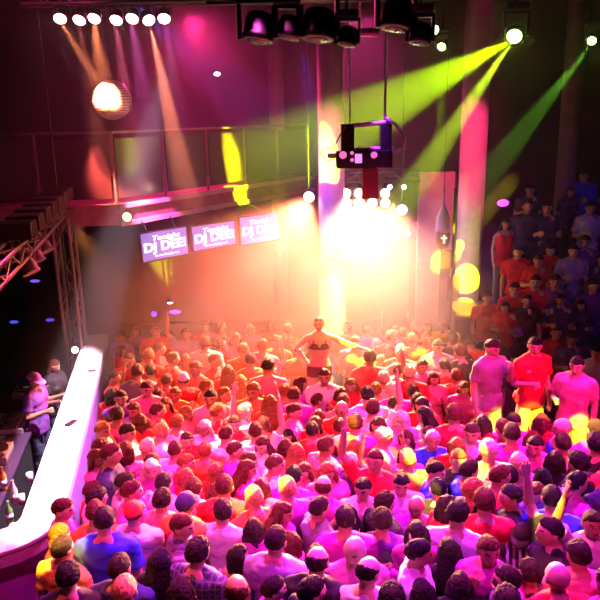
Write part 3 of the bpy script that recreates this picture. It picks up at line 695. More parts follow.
# yellow spots thrown on the pillars and the crowd
for (px, py, y, an) in [(331,273,12.36,3.1),(336,252,12.4,1.5),(466,278,12.36,3.4),(464,312,12.36,3.3),(442,262,13.2,2.9),(457,245,12.36,1.8)]:
    t = at_y(px, py, y); spot(Vector((-1.3 if px < 380 else (2.65 if 430 < px < 450 else 1.3), 5.0, 5.95)), t, YEL, 70000 if not 430 < px < 450 else 40000, an, .12, .01)
YS = [(245,492,1.7,3.0),(278,485,1.7,2.6),(345,440,1.55,3.2),(418,458,1.7,3.0),(428,485,1.72,2.6),(376,452,1.6,3.0),(595,437,1.7,3.2),(62,572,1.3,4.4),(388,432,1.7,2.4),(473,462,1.68,3.0),(549,535,1.6,2.6)]
for px, py, z, an in YS:
    t = at_z(px, py, z); spot(Vector((t.x*.6, t.y-1.2, 7.3)) if an < 4.5 else Vector((t.x*.8, 4.6, 6.9)), t, (1,.62,.0), 20000 if an < 4.5 else 45000, an, .3, .02)
for px, py, y_, an in [(500,426,8.0,2.6),(533,422,7.9,3.2),(577,437,7.55,2.7)]:
    t = at_y(px, py, y_); spot(Vector((t.x*.6, 1.9, 6.7)), t, (1,.55,.0), 30000, an, .35, .02)
spot((2.4, 9.3, 7.3), at_y(470, 150, 12.4), (1,.04,.22), 1500, 22, .7); spot((.0, 9.3, 7.3), at_y(332, 150, 12.4), (1,.08,.35), 900, 20, .7)
# rig hanging in front of the pillar
def rig():
    o = at_y(368, 150, 8.7); e = tag(empty('hanging_light_rig', o), 'violet-lit frame with black boxes, small pink lamps and looping cables hanging by two wires', 'light rig')
    k = 8.7/math.cos(PITCH)*1.0/690*1.0
    def P(px, py, dy=0): v = at_y(px, py, 8.7+dy); return v-o
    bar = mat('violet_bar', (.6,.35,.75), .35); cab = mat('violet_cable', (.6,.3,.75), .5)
    for a, c in (((347,126),(392,122)),((356,150),(392,148))):
        b = MB(); b.tube([P(*a, -.05), P(*c, -.05)], .028, 10, round_=True); obj('frame_bar', b, bar, e, smooth=True)
    def bx(x0, y0, x1, y1, dp, name, m_, dy=0):
        a, c = P(x0, y0, dy), P(x1, y1, dy); b = MB(); b.box((a+c)/2, (abs(c.x-a.x), dp, abs(a.z-c.z))); return obj(name, b, m_, e, bev=.008)
    bx(341,124,354,152,.16,'box',plastic); bx(380,124,391,152,.16,'box',plastic); bx(336,151,391,167,.26,'housing',plastic); bx(362,168,378,198,.14,'housing',mat('maroon_box',(.25,.06,.08),.6))
    pk = lens_mat('pink_lens', (.95,.15,.5), 1.1)
    for x, y, r in ((343,155,.045),(374,155,.04),(352,153,.022),(352,160,.022)):
        b = MB(); b.ell(P(x, y, -.14), (r,.02,r)); obj('indicator_lamp', b, pk, e, smooth=True)
    bx(355,154,362,163,.03,'square_lamp',lens_mat('lilac_lens', (.8,.3,1), 1.1),-.14)
    bx(327,153,337,158,.06,'plug',bar,-.05)
    for n_, pts, r in (('cable', [(336,157),(328,161),(320,154),(324,148),(334,148),(340,135),(346,126)], .008), ('cable', [(386,118),(396,125),(404,138),(403,148),(396,152),(388,152)], .02)):
        b = MB(); b.tube([P(x, y, -.08) for x, y in pts], r, 8); obj(n_, b, cab if r > .01 else plastic, e, smooth=True)
    for a, c in (((350,54),(350,123)),((388,52),(385,120))):
        top = P(*a); b = MB(); b.tube([(P(*c).x, P(*c).y, 7.58-o.z), P(*c)], .009 if a[0] < 360 else .016, 6); obj('suspension_wire', b, cab, e)
rig()
# hanging lamp and pole beside the right pillar
p = at_y(443, 225, 11.5); e = tag(empty('hanging_lamp', p), 'lavender bottle-shaped lamp with a dark bottom hanging beside the thin pole', 'lamp')
b = MB(); b.lathe([(.012,.62),(.02,.34),(.05,.28),(.11,.12),(.12,-.05),(.12,-.12)], seg=24); obj('shade', b, mat('lavender_shade', (.6,.42,.62), .5), e, smooth=True)
b = MB(); b.lathe([(.12,-.12),(.12,-.28),(.09,-.38),(.02,-.42)], seg=24); obj('bottom_cap', b, mat('brown_cap', (.2,.09,.08), .5), e, smooth=True)
b = MB(); b.box((0,-.125,-.22), (.03,.012,.14)); b.box((0,-.125,-.20), (.10,.012,.03)); obj('lit_cross', b, lens_mat('amber_lens', (1,.8,.3), 1.2), e)
b = MB(); b.tube([(0,0,.6),(0,0,7.58-p.z)], .006, 6); obj('cord', b, steel, e)
p = at_y(453, 250, 11.3); b = MB(); b.tube([(p.x, 11.3, 0), (p.x, 11.3, 3.9)], .022, 10); b.lathe([(.16,0),(.16,.02),(.03,.04)], (p.x,11.3,0)); tag(obj('pole', b, steel, smooth=True), 'thin dark upright pole just left of the right pillar', 'pole')
# screens under the gallery edge
SCR = [((142,233),(187,230),(187,254),(142,260)), ((193,227),(235,222),(235,244),(193,250)), ((241,220),(278,213),(278,236),(241,246))]
fm = mat('screen_purple', (.05,.05,.05), .3, emit=(.40,.26,.95), es=.8); tm = mat('screen_white', (.1,.1,.1), .3, emit=(1,.93,1), es=1.7); bz = mat('screen_bezel', (.02,.02,.03), .4)
sy = [(11.55,12.25),(12.3,12.98),(13.02,13.6)]
NAMES_ = ['nearest the round warm lamp', 'in the middle of the three', 'furthest along, beside the white lamp beams']
def text_mesh(s, size, sh=.0, off=0):
    c = bpy.data.curves.new('t', 'FONT'); c.body = s; c.size = size; c.align_x = 'CENTER'; c.align_y = 'CENTER'; c.shear = sh; c.extrude = .002; c.offset = off
    o = bpy.data.objects.new('t', c); COL.objects.link(o); dg = bpy.context.evaluated_depsgraph_get(); me = bpy.data.meshes.new_from_object(o.evaluated_get(dg)); bpy.data.objects.remove(o); return me
for i, q in enumerate(SCR):
    l = at_y((q[0][0]+q[3][0])/2, (q[0][1]+q[3][1])/2, sy[i][0]); r = at_y((q[1][0]+q[2][0])/2, (q[1][1]+q[2][1])/2, sy[i][1])
    zc = (l.z+r.z)/2; wd = (Vector((r.x,r.y))-Vector((l.x,l.y))).length; hh = (q[3][1]-q[0][1])*sy[i][0]/690*1.05; ang = math.atan2(r.y-l.y, r.x-l.x)
    e = tag(empty('video_screen', ((l.x+r.x)/2, (l.y+r.y)/2, zc), (R(-4),0,ang)), 'lit purple screen reading DJ DEE! below the gallery, '+NAMES_[i], 'screen', 'video screens below the gallery')
    b = MB(); b.box((0,.04,0), (wd+.05,.07,hh+.05)); obj('bezel', b, bz, e, bev=.008)
    b = MB(); b.box((0,.0,0), (wd,.008,hh)); dsp = obj('display', b, fm, e)
    for x in (-.3, .3): b = MB(); b.tube([(x,.06,hh/2),(x,.18+.28*i,3.42-zc)], .012, 6); obj('bracket', b, bz, e)
    for s, sz, z, x, of in (('Tonight', .115, hh*.28, .02, .003), ('DJ DEE!', .215, -.02, 0, .008), ('www.deejay.net', .055, -hh*.36, .02, .001)):
        me = text_mesh(s, sz, .2 if z > .1 else 0, of); me.materials.append(tm); o = obj('lettering', me, None, dsp); o.rotation_euler = (R(90),0,0); o.location = (x,-.008,z)
        xs = [v.co.x for v in me.vertices]; wtext = max(xs)-min(xs); lim = wd*(.93 if s[0] == 'D' else .62); o.scale = (lim/wtext if s[0] != 'w' else .55*wd/wtext, 1.0, 1)
# left truss: tower and the arm along the counter
tw = at_y(70, 290, 11.4)
truss('truss_tower', (tw.x, 11.4, 0), (tw.x, 11.4, 3.55), .27, .45, mat('tower_metal', (.62,.42,.42), .4, .4), 'upright lattice truss tower at the far end of the white counter', .03)
an0 = at_z(-14, 292, 3.5); an1 = Vector((tw.x, 11.6, 3.75))
truss('lighting_truss', (an0.x, an0.y, 3.6), an1, .20, .35, mat('arm_metal', (.35,.22,.16), .45, .4), 'overhead truss running from the lattice tower towards the left edge', .022)
dr = (Vector(an1)-Vector((an0.x, an0.y, 3.6)))
for i in range(7):
    c = Vector((an0.x, an0.y, 3.6))+dr*(.30+.1*i); M = dr.to_track_quat('Y', 'Z').to_matrix()
    e = tag(empty('floodlight', c+Vector((0,0,.22))), 'black box floodlight on the left overhead truss, number %s from the tower' % ordn[6-i], 'stage light', 'black box floodlights on the left truss'); e.rotation_euler = M.to_euler()
    b = MB(); b.box((0,0,0), (.40,.30,.20)); obj('housing', b, mat('flood_housing', (.03,.015,.012), .5), e, bev=.015)
    b = MB(); 
    for k in range(5): b.box((.205,(k-2)*.055,0), (.015,.012,.17))
    obj('cooling_fins', b, mat('fin_metal', (.25,.12,.08), .4, .5), e)
for i, (x, y, t, wh) in enumerate([(47,252,.85,'closest to the tower'),(38,262,.7,'in the middle'),(32,273,.6,'furthest from the tower')]):
    p = at_z(x, y, 3.35 - .0*i); par_can(p, p+Vector((.5,-.2,-1)), mat('pinkglass', (.7,.3,.4), .2), 'pink-lit can under the left overhead truss, '+wh, .10, 'pink cans under the left truss', mat('pink_can', (.65,.25,.28), .4), top=3.62)
p = at_y(75, 350, 11.0); par_can(p, p+Vector((.8,-1.5,.3)), lens_mat('white_lens', (1,.85,.8), 8), 'small white lamp at the foot of the lattice tower', .06)
spot(at_y(74, 222, 11.1), at_y(118, 300, 10), (1,.35,.08), 500, 34, .8)
# ------------------------------------------------------------------ DJ desk behind the counter
def desk():
    p0 = Vector((far.x, far.y)); n = Vector((d_.y, -d_.x)); n = n if n.x < 0 else -n
    a = p0+d_*1.6+n*.95; bpt = p0+d_*5.6+n*.95
    return a, bpt, n
da, db, nn = desk(); ax = math.atan2(-d_.x, d_.y)
dk = tag(empty('dj_desk', (da.x, da.y, 0)), 'low dark desk behind the white counter crowded with sound gear', 'desk')
v = db-da; an = math.atan2(v.y, v.x)
b = MB(); b.box((v.x/2, v.y/2, .90), (v.length, .62, .05), Euler((0,0,an))); obj('desktop', b, mat('desk_top', (.06,.03,.07), .3), dk, bev=.01)
b = MB(); b.box((v.x/2, v.y/2, .44), (v.length-.1, .52, .87), Euler((0,0,an))); obj('cabinet', b, black_paint, dk)
DZ = .926
def deskpt(px, py): return at_z(px, py, DZ)
def gear(px, py): p = deskpt(px, py); t = max(.2, min(v.length-.3, (Vector((p.x,p.y))-da).dot(v.normalized()))); q = da+v.normalized()*t; return Vector((q.x, q.y, DZ)), an
silver = mat('brushed_silver', (.6,.5,.58), .3, .5, stretch=(1,30,1), bump=.2)
q, a_ = gear(40, 423); e = tag(empty('mixing_console', q, (0,0,a_)), 'pinkish silver mixing console with rows of faders behind the white counter', 'mixing console')
b = MB(); b.box((0,0,.04), (.62,.42,.08)); obj('body', b, silver, e, bev=.01)
for i in range(8): b = MB(); b.box((-.26+i*.074,-.06,.085), (.012,.20,.006)); b.box((-.26+i*.074,-.10+.012*((i*5) % 7),.10), (.03,.02,.03)); obj('fader', b, mat('fader_black', (.02,.02,.02), .4), e)
for i in range(8):
    b = MB(); b.lathe([(.014,0),(.012,.022),(.001,.022)], (-.26+i*.074,.13,.08), 12); obj('knob', b, mat('knob_white', (.8,.7,.8), .4), e)
for k, (px, py, lb) in enumerate([(22,455,'silver turntable on the dark desk, the one nearer the left edge'),(60,388,'silver turntable on the dark desk, the one nearer the tower')]):
    q, a_ = gear(px, py); e = tag(empty('turntable', q, (0,0,a_)), lb, 'turntable')
    b = MB(); b.box((0,0,.05), (.45,.36,.10)); obj('plinth', b, silver, e, bev=.01)
    b = MB(); b.lathe([(.155,.10),(.155,.125),(.001,.125)], (-.03,0,0), 32); rc_ = obj('record', b, mat('vinyl', (.02,.015,.02), .15), e)
    b = MB(); b.lathe([(.05,.126),(.05,.128),(.001,.128)], (-.03,0,0), 24); obj('record_label', b, mat('label_white', (.8,.75,.8), .5), rc_)
    b = MB(); b.tube([(.17,.13,.15),(.17,-.05,.15),(.10,-.10,.14)], .006, 6); b.lathe([(.03,.1),(.03,.15),(.001,.16)], (.17,.13,0), 14); obj('tonearm', b, alu, e)
q, a_ = gear(32, 440); q = q+Vector((-.12,.0,0)); e = tag(empty('laptop', q, (0,0,a_+R(180))), 'open laptop between the console and the turntable on the desk', 'laptop')
b = MB(); b.box((0,0,.01), (.34,.24,.018)); obj('keyboard_base', b, silver, e, bev=.005)
b = MB(); b.box((0,.17,.12), (.34,.012,.22), Euler((R(-20),0,0))); obj('screen', b, mat('laptop_screen', (.02,.02,.03), .2, emit=(.3,.25,.8), es=.5), e)
def bottle(px, py, z, lb, col, h=.30, emis=0):
    p = at_z(px, py, z+h*.5); e = tag(empty('bottle', (p.x,p.y,z)), lb, 'bottle', 'bottles behind the counter')
    b = MB(); b.lathe([(.036,0),(.038,.01),(.038,h*.6),(.014,h*.78),(.013,h*.96)], seg=20); gb_ = obj('glass_body', b, mat('bottle_%s' % lb.split()[0], col, .12, spec=.8), e, smooth=True)
    b = MB(); b.lathe([(.016,h*.94),(.016,h),(.001,h)], seg=16); obj('cap', b, alu, e)
    b = MB(); b.lathe([(.0388,h*.18),(.0388,h*.45)], seg=20); obj('paper_label', b, mat('label_white', (.8,.75,.8), .5), gb_, smooth=True)
bottle(3, 478, .926, 'amber bottle at the left edge of the desk behind the counter', (.6,.25,.05)); bottle(14, 492, .926, 'clear bottle beside the amber one behind the counter', (.7,.65,.8))
bottle(9, 512, .926, 'green bottle behind the curved end of the counter', (.15,.4,.1), .27)
for px, py, lb in [(22,500,'drinking glass between the clear bottle and the counter'),(14,530,'drinking glass nearest the curved end of the counter'),(30,478,'drinking glass beside the turntable behind the counter')]:
    p = at_z(px, py, .98); b = MB(); b.lathe([(.001,.004),(.028,.004),(.036,.12),(.039,.12),(.031,0),(.001,0)], (0,0,0), 20)
    tag(obj('drinking_glass', b, mat('clear_glass', (.85,.8,.9), .08, spec=.9), loc=(p.x,p.y,.926), smooth=True), lb, 'glass', 'drinking glasses behind the counter')
# podiums
def podium(px, py, hz, size, lb, ph, dx=0):
    p = at_z(px, py, hz+ph); b = MB(); b.box((0,0,hz/2-.04), (size[0]-.04,size[1]-.04,hz-.08)); e = tag(empty('podium', (p.x+dx, p.y, 0)), lb, 'podium'); obj('body', b, black_paint, e)
    b = MB(); b.box((0,0,hz-.04), (size[0],size[1],.08)); obj('platform_top', b, mat('podium_top', (.12,.08,.10), .4), e, bev=.01); return p
# ------------------------------------------------------------------ the dancer
PH = .66
dp = at_z(319, 322, PH+1.60); podium(319, 322, PH, (1.0,.9), 'low black dance podium under the dancer in front of the middle pillar', 1.60)
dn = obj('person', body_mesh('w', 'D', .0055, 14, 4, .07), None); dn.color = (.72,.46,.34,1); dn.location = (dp.x, dp.y, PH+.001); dn.rotation_euler = (0,0,R(180)); dn.scale = (.985,)*3
tag(dn, 'dancer in dark bra top and shorts on the podium, one arm stretched out sideways', 'person')
mb = MB()
for s in (-1, 1): mb.ell((s*.068,.090,1.285), (.064,.054,.052))
mb.rings([[Vector(((a+.006)*math.cos(q), .008+(b+.006)*math.sin(q), z)) for q in [2*math.pi*j/28 for j in range(28)]] for z, a, b in ((1.235,.148,.100),(1.268,.151,.102))])
for s in (-1, 1): mb.tube([(s*.075,.115,1.31),(s*.10,.07,1.40),(s*.10,.0,1.445),(s*.09,-.07,1.40),(s*.08,-.10,1.26)], .009, 8, round_=True)
vv, ff = remesh(mb, .006, 1); o = obj('bra_top', finish(vv, ff, 'bra_top', mat('cloth', 'obj', .85)), None, dn); o.color = (.09,.01,.03,1)
mb = MB(); mb.rings([r for r in torso_rings('w', .010, .84, 1.02)])
for s in (-1, 1): mb.ell((s*.08,-.078,.93), (.092,.08,.09)); mb.tube([(s*.09,0,.92),(s*.10,.005,.80)], [.10,.092], 16)
vv, ff = remesh(mb, .009, 2); o = obj('shorts', finish(wrinkle(vv, .006), ff, 'shorts', mat('cloth', 'obj', .85)), None, dn); o.color = (.07,.01,.04,1)
h = obj('hair', hair_mesh('p'), None, dn); h.location = (0,.005,HEADZ['w']); h.rotation_euler = (-R(4),0,-R(14)); h.color = (*HC['r'],1); h.scale = (.95,.97,.95)
for s in (-1, 1): obj('shoe', shoe_mesh(s), None, dn, loc=(s*.07,0,0))
spot((-1.2, 5.0, 6.2), at_y(348, 337, dp.y-.1), YEL, 26000, 2.6, .3, .01); spot((-1.2, 5.0, 6.2), at_y(333, 328, dp.y-.1), YEL, 12000, 1.6, .3, .01)
# ------------------------------------------------------------------ the trio on the right podium
tp_ = at_z(533, 352, PH+1.62)
b = MB(); b.box((0,0,PH/2-.04), (2.3,.8,PH-.08)); e = tag(empty('podium', (tp_.x+.05, tp_.y+.05, 0)), 'long low black podium carrying the three standing men on the right', 'podium'); obj('body', b, black_paint, e)
b = MB(); b.box((0,0,PH-.04), (2.35,.85,.08)); obj('platform_top', b, mat('podium_top', (.12,.08,.10), .4), e, bev=.01)
KH = (.55,.45,.30)
TR = [(491,347,'m','s','d','t','g',150,'c',1.76,'man in grey T-shirt and pale trousers on the podium, hand at his chest',-10,25),
      (534,345,'m','s','k','t','r',165,'g',1.76,'man in red T-shirt and yellow-lit trousers, middle of the three on the podium',20,15),
      (577,365,'m','s','k','t','p',215,'g',1.68,'man in pink T-shirt turned sideways, nearest the right edge on the podium',0,15)]
PEOPLE = []
for x, y, g, hr, hc_, ga, sc_, yaw, ps, ht, lb, hyw, hp in TR:
    p = at_z(x, y, PH+ht-.115); o = person(p.x, p.y, PH+.001, g, hr, hc_, ga, sc_, yaw, ps, ht, hyw, hp, True, KH, seed=x); tag(o, lb, 'person', 'three men on the right podium')
    PEOPLE.append(dict(o=o, p=topix((p.x,p.y,p.z)), xy=(p.x,p.y)))
# two DJs behind the counter
for x, y, hr, hc_, sc_, yaw, lb, g in [(33,380,'c','V','v',100,'DJ in a violet cap and purple T-shirt behind the white counter','m'),(53,366,'b','r','k',110,'auburn-haired DJ in black T-shirt behind the white counter, near the tower','w')]:
    p = at_z(x, y, 1.6); o = person(p.x, p.y, .001, g, hr, hc_, 't', sc_, yaw, 'b', 1.72, 0, 20, False, None, seed=x); tag(o, lb, 'person'); PEOPLE.append(dict(o=o, p=(x,y), xy=(p.x,p.y)))
# ------------------------------------------------------------------ the crowd, one line per person:
# head x, head y, man/woman + hair kind + hair colour, garment + colour, facing (0 away, 90 right, 180 towards us), pose [, own label | short name others refer to]
CROWD = '''
75 507 msr tm 80 b
70 533 wbo tr 95 b
61 549 msd tJ 20 d|man in yellow shirt numbered 17 beside the rounded counter end|the numbered yellow shirt
68 577 muk tk 10 d|man with dark curly hair at the bottom edge in front of the numbered yellow shirt
106 518 msd tb 5 d|broad man in blue T-shirt with his back turned near the counter end|the broad blue T-shirt
134 513 mcR tw 350 d|man in red cap and white T-shirt seen from behind|the red cap
180 504 mcN to 15 d|man in navy cap and orange T-shirt seen from behind|the navy cap
179 524 msr jP 80 b|short-haired man in purple plaid shirt turned sideways|the plaid shirt
200 552 mud jC 20 d|curly dark-haired man in checked navy shirt at the bottom|the checked navy shirt
124 591 msy tk 0 d|blond man in black cut by the bottom edge below the broad blue T-shirt
157 560 wlk tk 10 d
225 512 msd tw 5 h|short dark-haired man in tight white T-shirt seen from behind, hand on hip|the tight white T-shirt
242 496 msy to 340 d
275 511 wlr tm 85 b
273 538 msd tl 10 d
293 540 wbr tp 270 b
238 556 wbk vb 60 d|black-haired woman in bright blue tank top near the bottom|the bright blue tank top
241 588 mkr tk 0 d
268 588 msd tm 80 c
320 508 msd tg 80 c|young man in grey T-shirt looking sideways, hand at his chin|the young man in grey
316 558 mkd tk 5 d
310 589 msk tk 60 d
351 518 msd tm 0 d|short-haired man in magenta T-shirt seen square from behind|the square magenta back
335 513 wlk tk 280 b
382 522 mud tv 5 d|round-haired man in purple T-shirt seen from behind|the round-haired purple back
362 547 mzy tp 180 b
367 571 mkk tw 10 b|balding dark-haired man in white T-shirt near the bottom edge|the balding white T-shirt
385 562 wpk tm 185 R|woman in magenta with both arms raised, near the bottom edge
391 597 muk tk 0 d
430 506 mzd tm 180 b
411 530 wbk tp 180 c
452 504 muk tw 15 b
441 541 wlk tk 0 d
416 552 msk jw 85 k|bearded-looking dark-haired man in white long-sleeved shirt turned sideways|the white long-sleeved shirt
427 584 wlk tn 0 d
462 586 wbd tk 10 d
478 546 msr tm 200 c
499 556 msk tk 270 c
497 575 msd tv 280 d
520 533 mcd jS 185 b|man in brown cap and pinstriped shirt over magenta, facing us|the pinstriped man
549 529 msk tk 260 r|orange-lit man in black T-shirt facing sideways, one arm up|the orange-lit man
547 495 msk tb 10 d
516 486 wlr tl 190 b
577 481 msk tm 75 f|dark-haired man holding a phone up at the right side|the phone holder
463 503 wbd tr 80 b
525 573 mud tk 0 d
558 577 mzr tr 10 d|shaven-headed man in red near the bottom of the right side
592 522 msd tw 190 R|man in bright white T-shirt with raised arms near the right edge|the arms-up man
599 578 msd tp 340 d
455 470 msd tb 85 c
470 488 mur tr 0 d
515 462 wbw jl 0 d|pale-haired woman in loose lavender long-sleeved shirt|the loose lavender shirt
539 457 wbk tk 20 d
566 461 muk tk 330 d
505 443 msk tm 200 b
597 437 wlw tm 190 b|woman with long pale blond hair in magenta at the right edge
548 478 wbk tm 340 d
590 472 msk tn 0 d
422 414 wlk tw 280 b
440 394 mud tm 0 d|man in wide magenta T-shirt seen from behind, below the yellow-lit pillar|the wide magenta back
435 438 msw tb 180 d|pale-haired man in blue T-shirt facing us|the pale-haired man in blue
422 434 msr tp 200 b
448 443 wbo tr 190 b
418 461 msy to 0 d
428 486 msk tk 0 d
451 469 msk tb 110 b
466 414 mur tr 0 d
471 431 msr jw 190 b|man in glaring white long-sleeved shirt facing us, head bowed|the glaring white shirt
474 459 mso tk 180 d
467 488 muo tk 60 d
491 474 msk tk 0 d
402 457 wbr tp 350 d
492 494 msd tk 280 d
503 428 msr tm 330 d
521 421 msd tm 200 b
558 426 mzw vb 265 d|bald man in blue tank top below the podium|the bald blue-vested man
570 441 muk tk 0 d
136 410 msr tl 170 b|auburn man in lavender T-shirt facing us near the counter|the auburn lavender-shirted man
125 433 msd tw 80 b
148 433 msy tw 70 d
167 424 mso tw 20 d
180 414 wbo tp 90 b
185 443 msr tr 160 d
110 452 msr tn 75 d
127 482 msd tw 60 b
147 468 wbw tm 180 c
173 483 msd tw 10 d
196 463 mso tr 80 b
95 424 wbr tr 100 d
97 447 wbr tb 60 d
93 492 msr tr 80 c
150 448 msw tp 0 o
245 411 wbw dw 90 h|white-blond woman in glowing white dress in the middle of the crowd|the white-blond woman in white
225 436 msr tw 20 d
237 468 wlr tm 80 b
213 473 wlo tr 350 d|woman with long ginger hair seen from behind|the long ginger hair
256 461 msr tw 85 b
271 444 wlr tw 185 b
262 487 wbr tm 0 d
279 488 msy tm 350 d
293 412 msr tp 90 b
296 437 wlk tr 190 k
300 452 wlo tp 0 d
296 478 msk tm 0 d
308 470 wbr tp 180 b
325 408 mzr tr 200 b
314 404 msr tm 60 d
357 424 msr tm 5 d
369 396 msd tw 0 d|broad man in white T-shirt seen from behind, right of the dancer|the broad white back
336 428 msr tv 0 d|broad man in dark purple T-shirt seen from behind, mid crowd|the dark purple back
391 408 msr tw 20 r
388 437 msw tp 85 b|pale-haired man in pink looking sideways|the pale-haired man in pink
347 462 msw tv 190 b
328 487 mkr tm 10 d
355 450 wbo tr 0 d
369 459 msr tr 190 r
384 467 wby tv 10 R|woman with yellow-lit hair and raised arms, right half of the crowd
367 488 msk tw 185 b|dark-haired man in white T-shirt facing us, centre right
398 484 msk jw 180 b
318 470 wbo tp 180 b
136 331 wbk tv 185 d|dark-haired woman in purple far back left, clear of the others|the purple woman far back
115 337 msk tl 200 d
105 352 wbk tr 90 d
186 334 msr tl 190 r
148 356 mso tr 0 d
158 349 msr tr 90 d
118 378 wbr tl 80 r
137 372 msr tg 0 d
128 360 msd tr 180 b
166 382 msr tr 30 d
160 396 wbr tv 0 d
181 394 mso to 180 d
183 380 mcW tr 0 d|man in white cap in the hazy left crowd|the white cap
172 359 mso tr 60 d
185 360 wbo to 0 d
196 368 mso to 200 b
94 378 msd tr 90 d
112 396 wbd tr 20 b
148 388 msr tp 180 b
152 372 msd tr 330 d
205 343 mur tw 0 d|curly auburn man in white T-shirt standing back left in haze|the hazy white T-shirt
236 338 wbo tp 180 r
262 346 mso tp 20 d
276 342 muo to 180 d
228 372 wlo to 350 d
241 382 wly tp 0 d
267 362 wly tp 10 r
261 390 mso to 180 b
206 388 mso to 60 d
220 396 mso tr 90 o
285 366 msd tp 20 b
297 374 wbo tp 30 d
214 360 mso tr 90 d
251 360 msr to 0 d
300 352 msr to 180 b
198 398 msd tp 180 b
212 413 mso tr 70 r
200 428 wbw tw 180 b
236 424 msr tr 180 c
264 402 wbo tw 180 R|woman in white with both arms raised beside the white-blond woman
252 432 msr tw 0 r
280 428 msr to 0 d
278 404 wlo tr 0 d
283 466 msr tw 80 b
205 456 mso to 0 d
219 452 msr tm 90 d
157 422 wbr tr 350 d
150 411 msr tr 60 d
168 404 wbr tr 180 b
190 410 wby to 0 d
124 398 msd tv 180 d
118 416 msd tm 0 d
110 430 mso tp 90 b
135 452 wbr tp 350 b
160 462 wbr tm 180 b
170 452 msr tw 0 d
184 478 wbo tr 10 d
208 492 wbr tp 90 d
196 490 msr tw 0 d|auburn man in white T-shirt right behind the navy cap
141 490 msr tm 90 c
112 498 mud tw 60 d
92 512 msr to 0 d
160 500 mud tp 20 d
222 488 msr tr 0 d
323 376 msr tw 190 k|auburn man in white T-shirt clapping right below the dancer|the clapping man
353 385 wlo tr 180 b
368 391 mso tm 0 d
377 344 wlw tw 0 d|long-haired pale blond woman in white behind the crowd right of the dancer|the pale-blond woman
391 337 mso tr 10 d
384 362 wby tw 30 b
397 352 msw to 20 d
402 372 msr tw 60 d
384 380 msw tw 0 r
412 374 msw tr 0 d
355 342 mso tp 185 b
362 358 mur tr 0 d
343 368 wbr tm 180 b
339 395 wbr tr 20 d
352 402 msr tp 10 d
310 384 wbr tm 90 d
300 396 msr tm 350 b
312 424 wbr tr 190 b
287 392 mso tp 0 d
413 340 mso to 0 d|ginger man in orange T-shirt, back turned, left of the thin pole|the orange T-shirt
438 346 msd jl 180 b|dark-haired man in lavender long-sleeved shirt facing us near the thin pole|the man by the pole
403 356 msw tp 0 d
427 326 wbo tr 180 r
445 324 msd ty 0 d
427 338 mso to 180 d
452 338 msd tk 30 d
460 352 mur tk 340 d
420 366 msr tm 180 d
433 378 wbr tp 180 c
422 392 msw tm 0 d
452 377 mur tr 0 d
446 366 msd tr 350 d
467 360 wbr tr 180 b
464 388 wbr tm 200 b
454 402 msd tr 0 d
410 404 msd tp 60 d
432 402 wbd tr 190 b
481 322 wlr tk 190 b|woman with long auburn hair standing at the right pillar foot|the pillar-foot woman
471 342 msd tr 0 d
404 334 mso tp 0 d
395 330 wbo tp 180 R
366 330 mso tp 0 d
347 328 mso to 180 d
288 330 mso to 0 d
270 326 wbo to 0 d
250 330 mso tp 180 d
222 328 mso tr 0 d
206 326 msd tr 180 d
170 336 wbd tr 0 d
156 330 msd tr 180 d
214 344 wbd tr 10 d
243 350 mso to 0 b
376 410 wbr tm 180 b
404 420 wbw tp 0 d
410 438 wbr tm 190 b
378 424 wbr tp 180 b
340 446 msr tp 60 d
322 448 wbr tv 180 d
320 432 msd tr 0 d
306 418 wlr tr 0 d
283 448 wbr tr 0 d
372 504 mud tk 60 d
246 530 wbd tm 350 d
183 588 wbd tk 0 d
298 556 wbd tm 10 d
425 524 wbd tm 0 d
438 466 wbr tm 0 d
485 446 msw tw 0 b
488 432 msd tm 0 d
490 460 wbr tm 180 b
507 474 msr tr 80 d
566 546 msd tp 0 d
585 452 msr tr 180 b
552 442 msd tm 0 d
524 440 wbr tp 20 d
484 414 wbd tr 0 d
586 424 msd tm 0 d
546 416 wbr tr 10 d
508 590 mud tk 0 d
130 568 msd tn 0 d
82 458 wbr tm 90 b
'''
TIER = '''
505 224 wbd vr 185 d|woman in red tank top standing on the dark steps|the red-vested woman
525 204 msd tn 180 d
547 207 msd tn 185 b|man in navy T-shirt and pale trousers standing high on the steps
584 175 msd jb 180 b|man in blue long-sleeved shirt at the top of the steps|the topmost blue-shirted man
590 207 msk tw 185 b|man in bluish white T-shirt with folded arms on the steps|the folded-arms man
575 250 msk tl 180 b|man in pale lavender T-shirt lower on the steps|the lavender man
540 245 wbd tr 180 b
558 232 msd tv 180 b
524 252 msd tr 190 d
508 272 msd tr 200 b
527 288 msr tr 180 b
548 280 msd tv 180 b
498 300 mur tr 180 d
515 308 wbd tr 190 b
540 308 msd tk 180 d
560 300 msk tn 180 b
590 286 msk tv 180 d
580 310 wbk tn 190 b
500 325 msd tr 0 d
556 332 msd tr 180 d
572 338 msk tn 200 b
517 331 mcV tk 180 b|man in violet cap and black T-shirt behind the middle podium man|the violet cap
549 333 wbr tk 190 b
597 352 msk tl 200 b
598 262 msk tn 180 d
570 192 wbk tn 180 d
536 262 mud tr 180 b
597 320 msk tn 180 b
530 190 msd tn 180 b
'''
class Pn: pass
def parse(txt, tier):
    out = []
    for ln in txt.strip().splitlines():
        fs = ln.split('|'); a = fs[0].split(); q = Pn(); q.px, q.py = float(a[0]), float(a[1]); q.g, q.hair, q.hc = a[2][0], a[2][1], a[2][2]
        q.gar, q.sc = a[3][0], a[3][1]; q.yaw = float(a[4]); q.pose = a[5]; q.label = fs[1] if len(fs) > 1 else None; q.short = fs[2] if len(fs) > 2 else None
        q.tier = tier; out.append(q)
    return out
C_ = parse(CROWD, 0); T_ = parse(TIER, 1)
rng = random.Random(3)
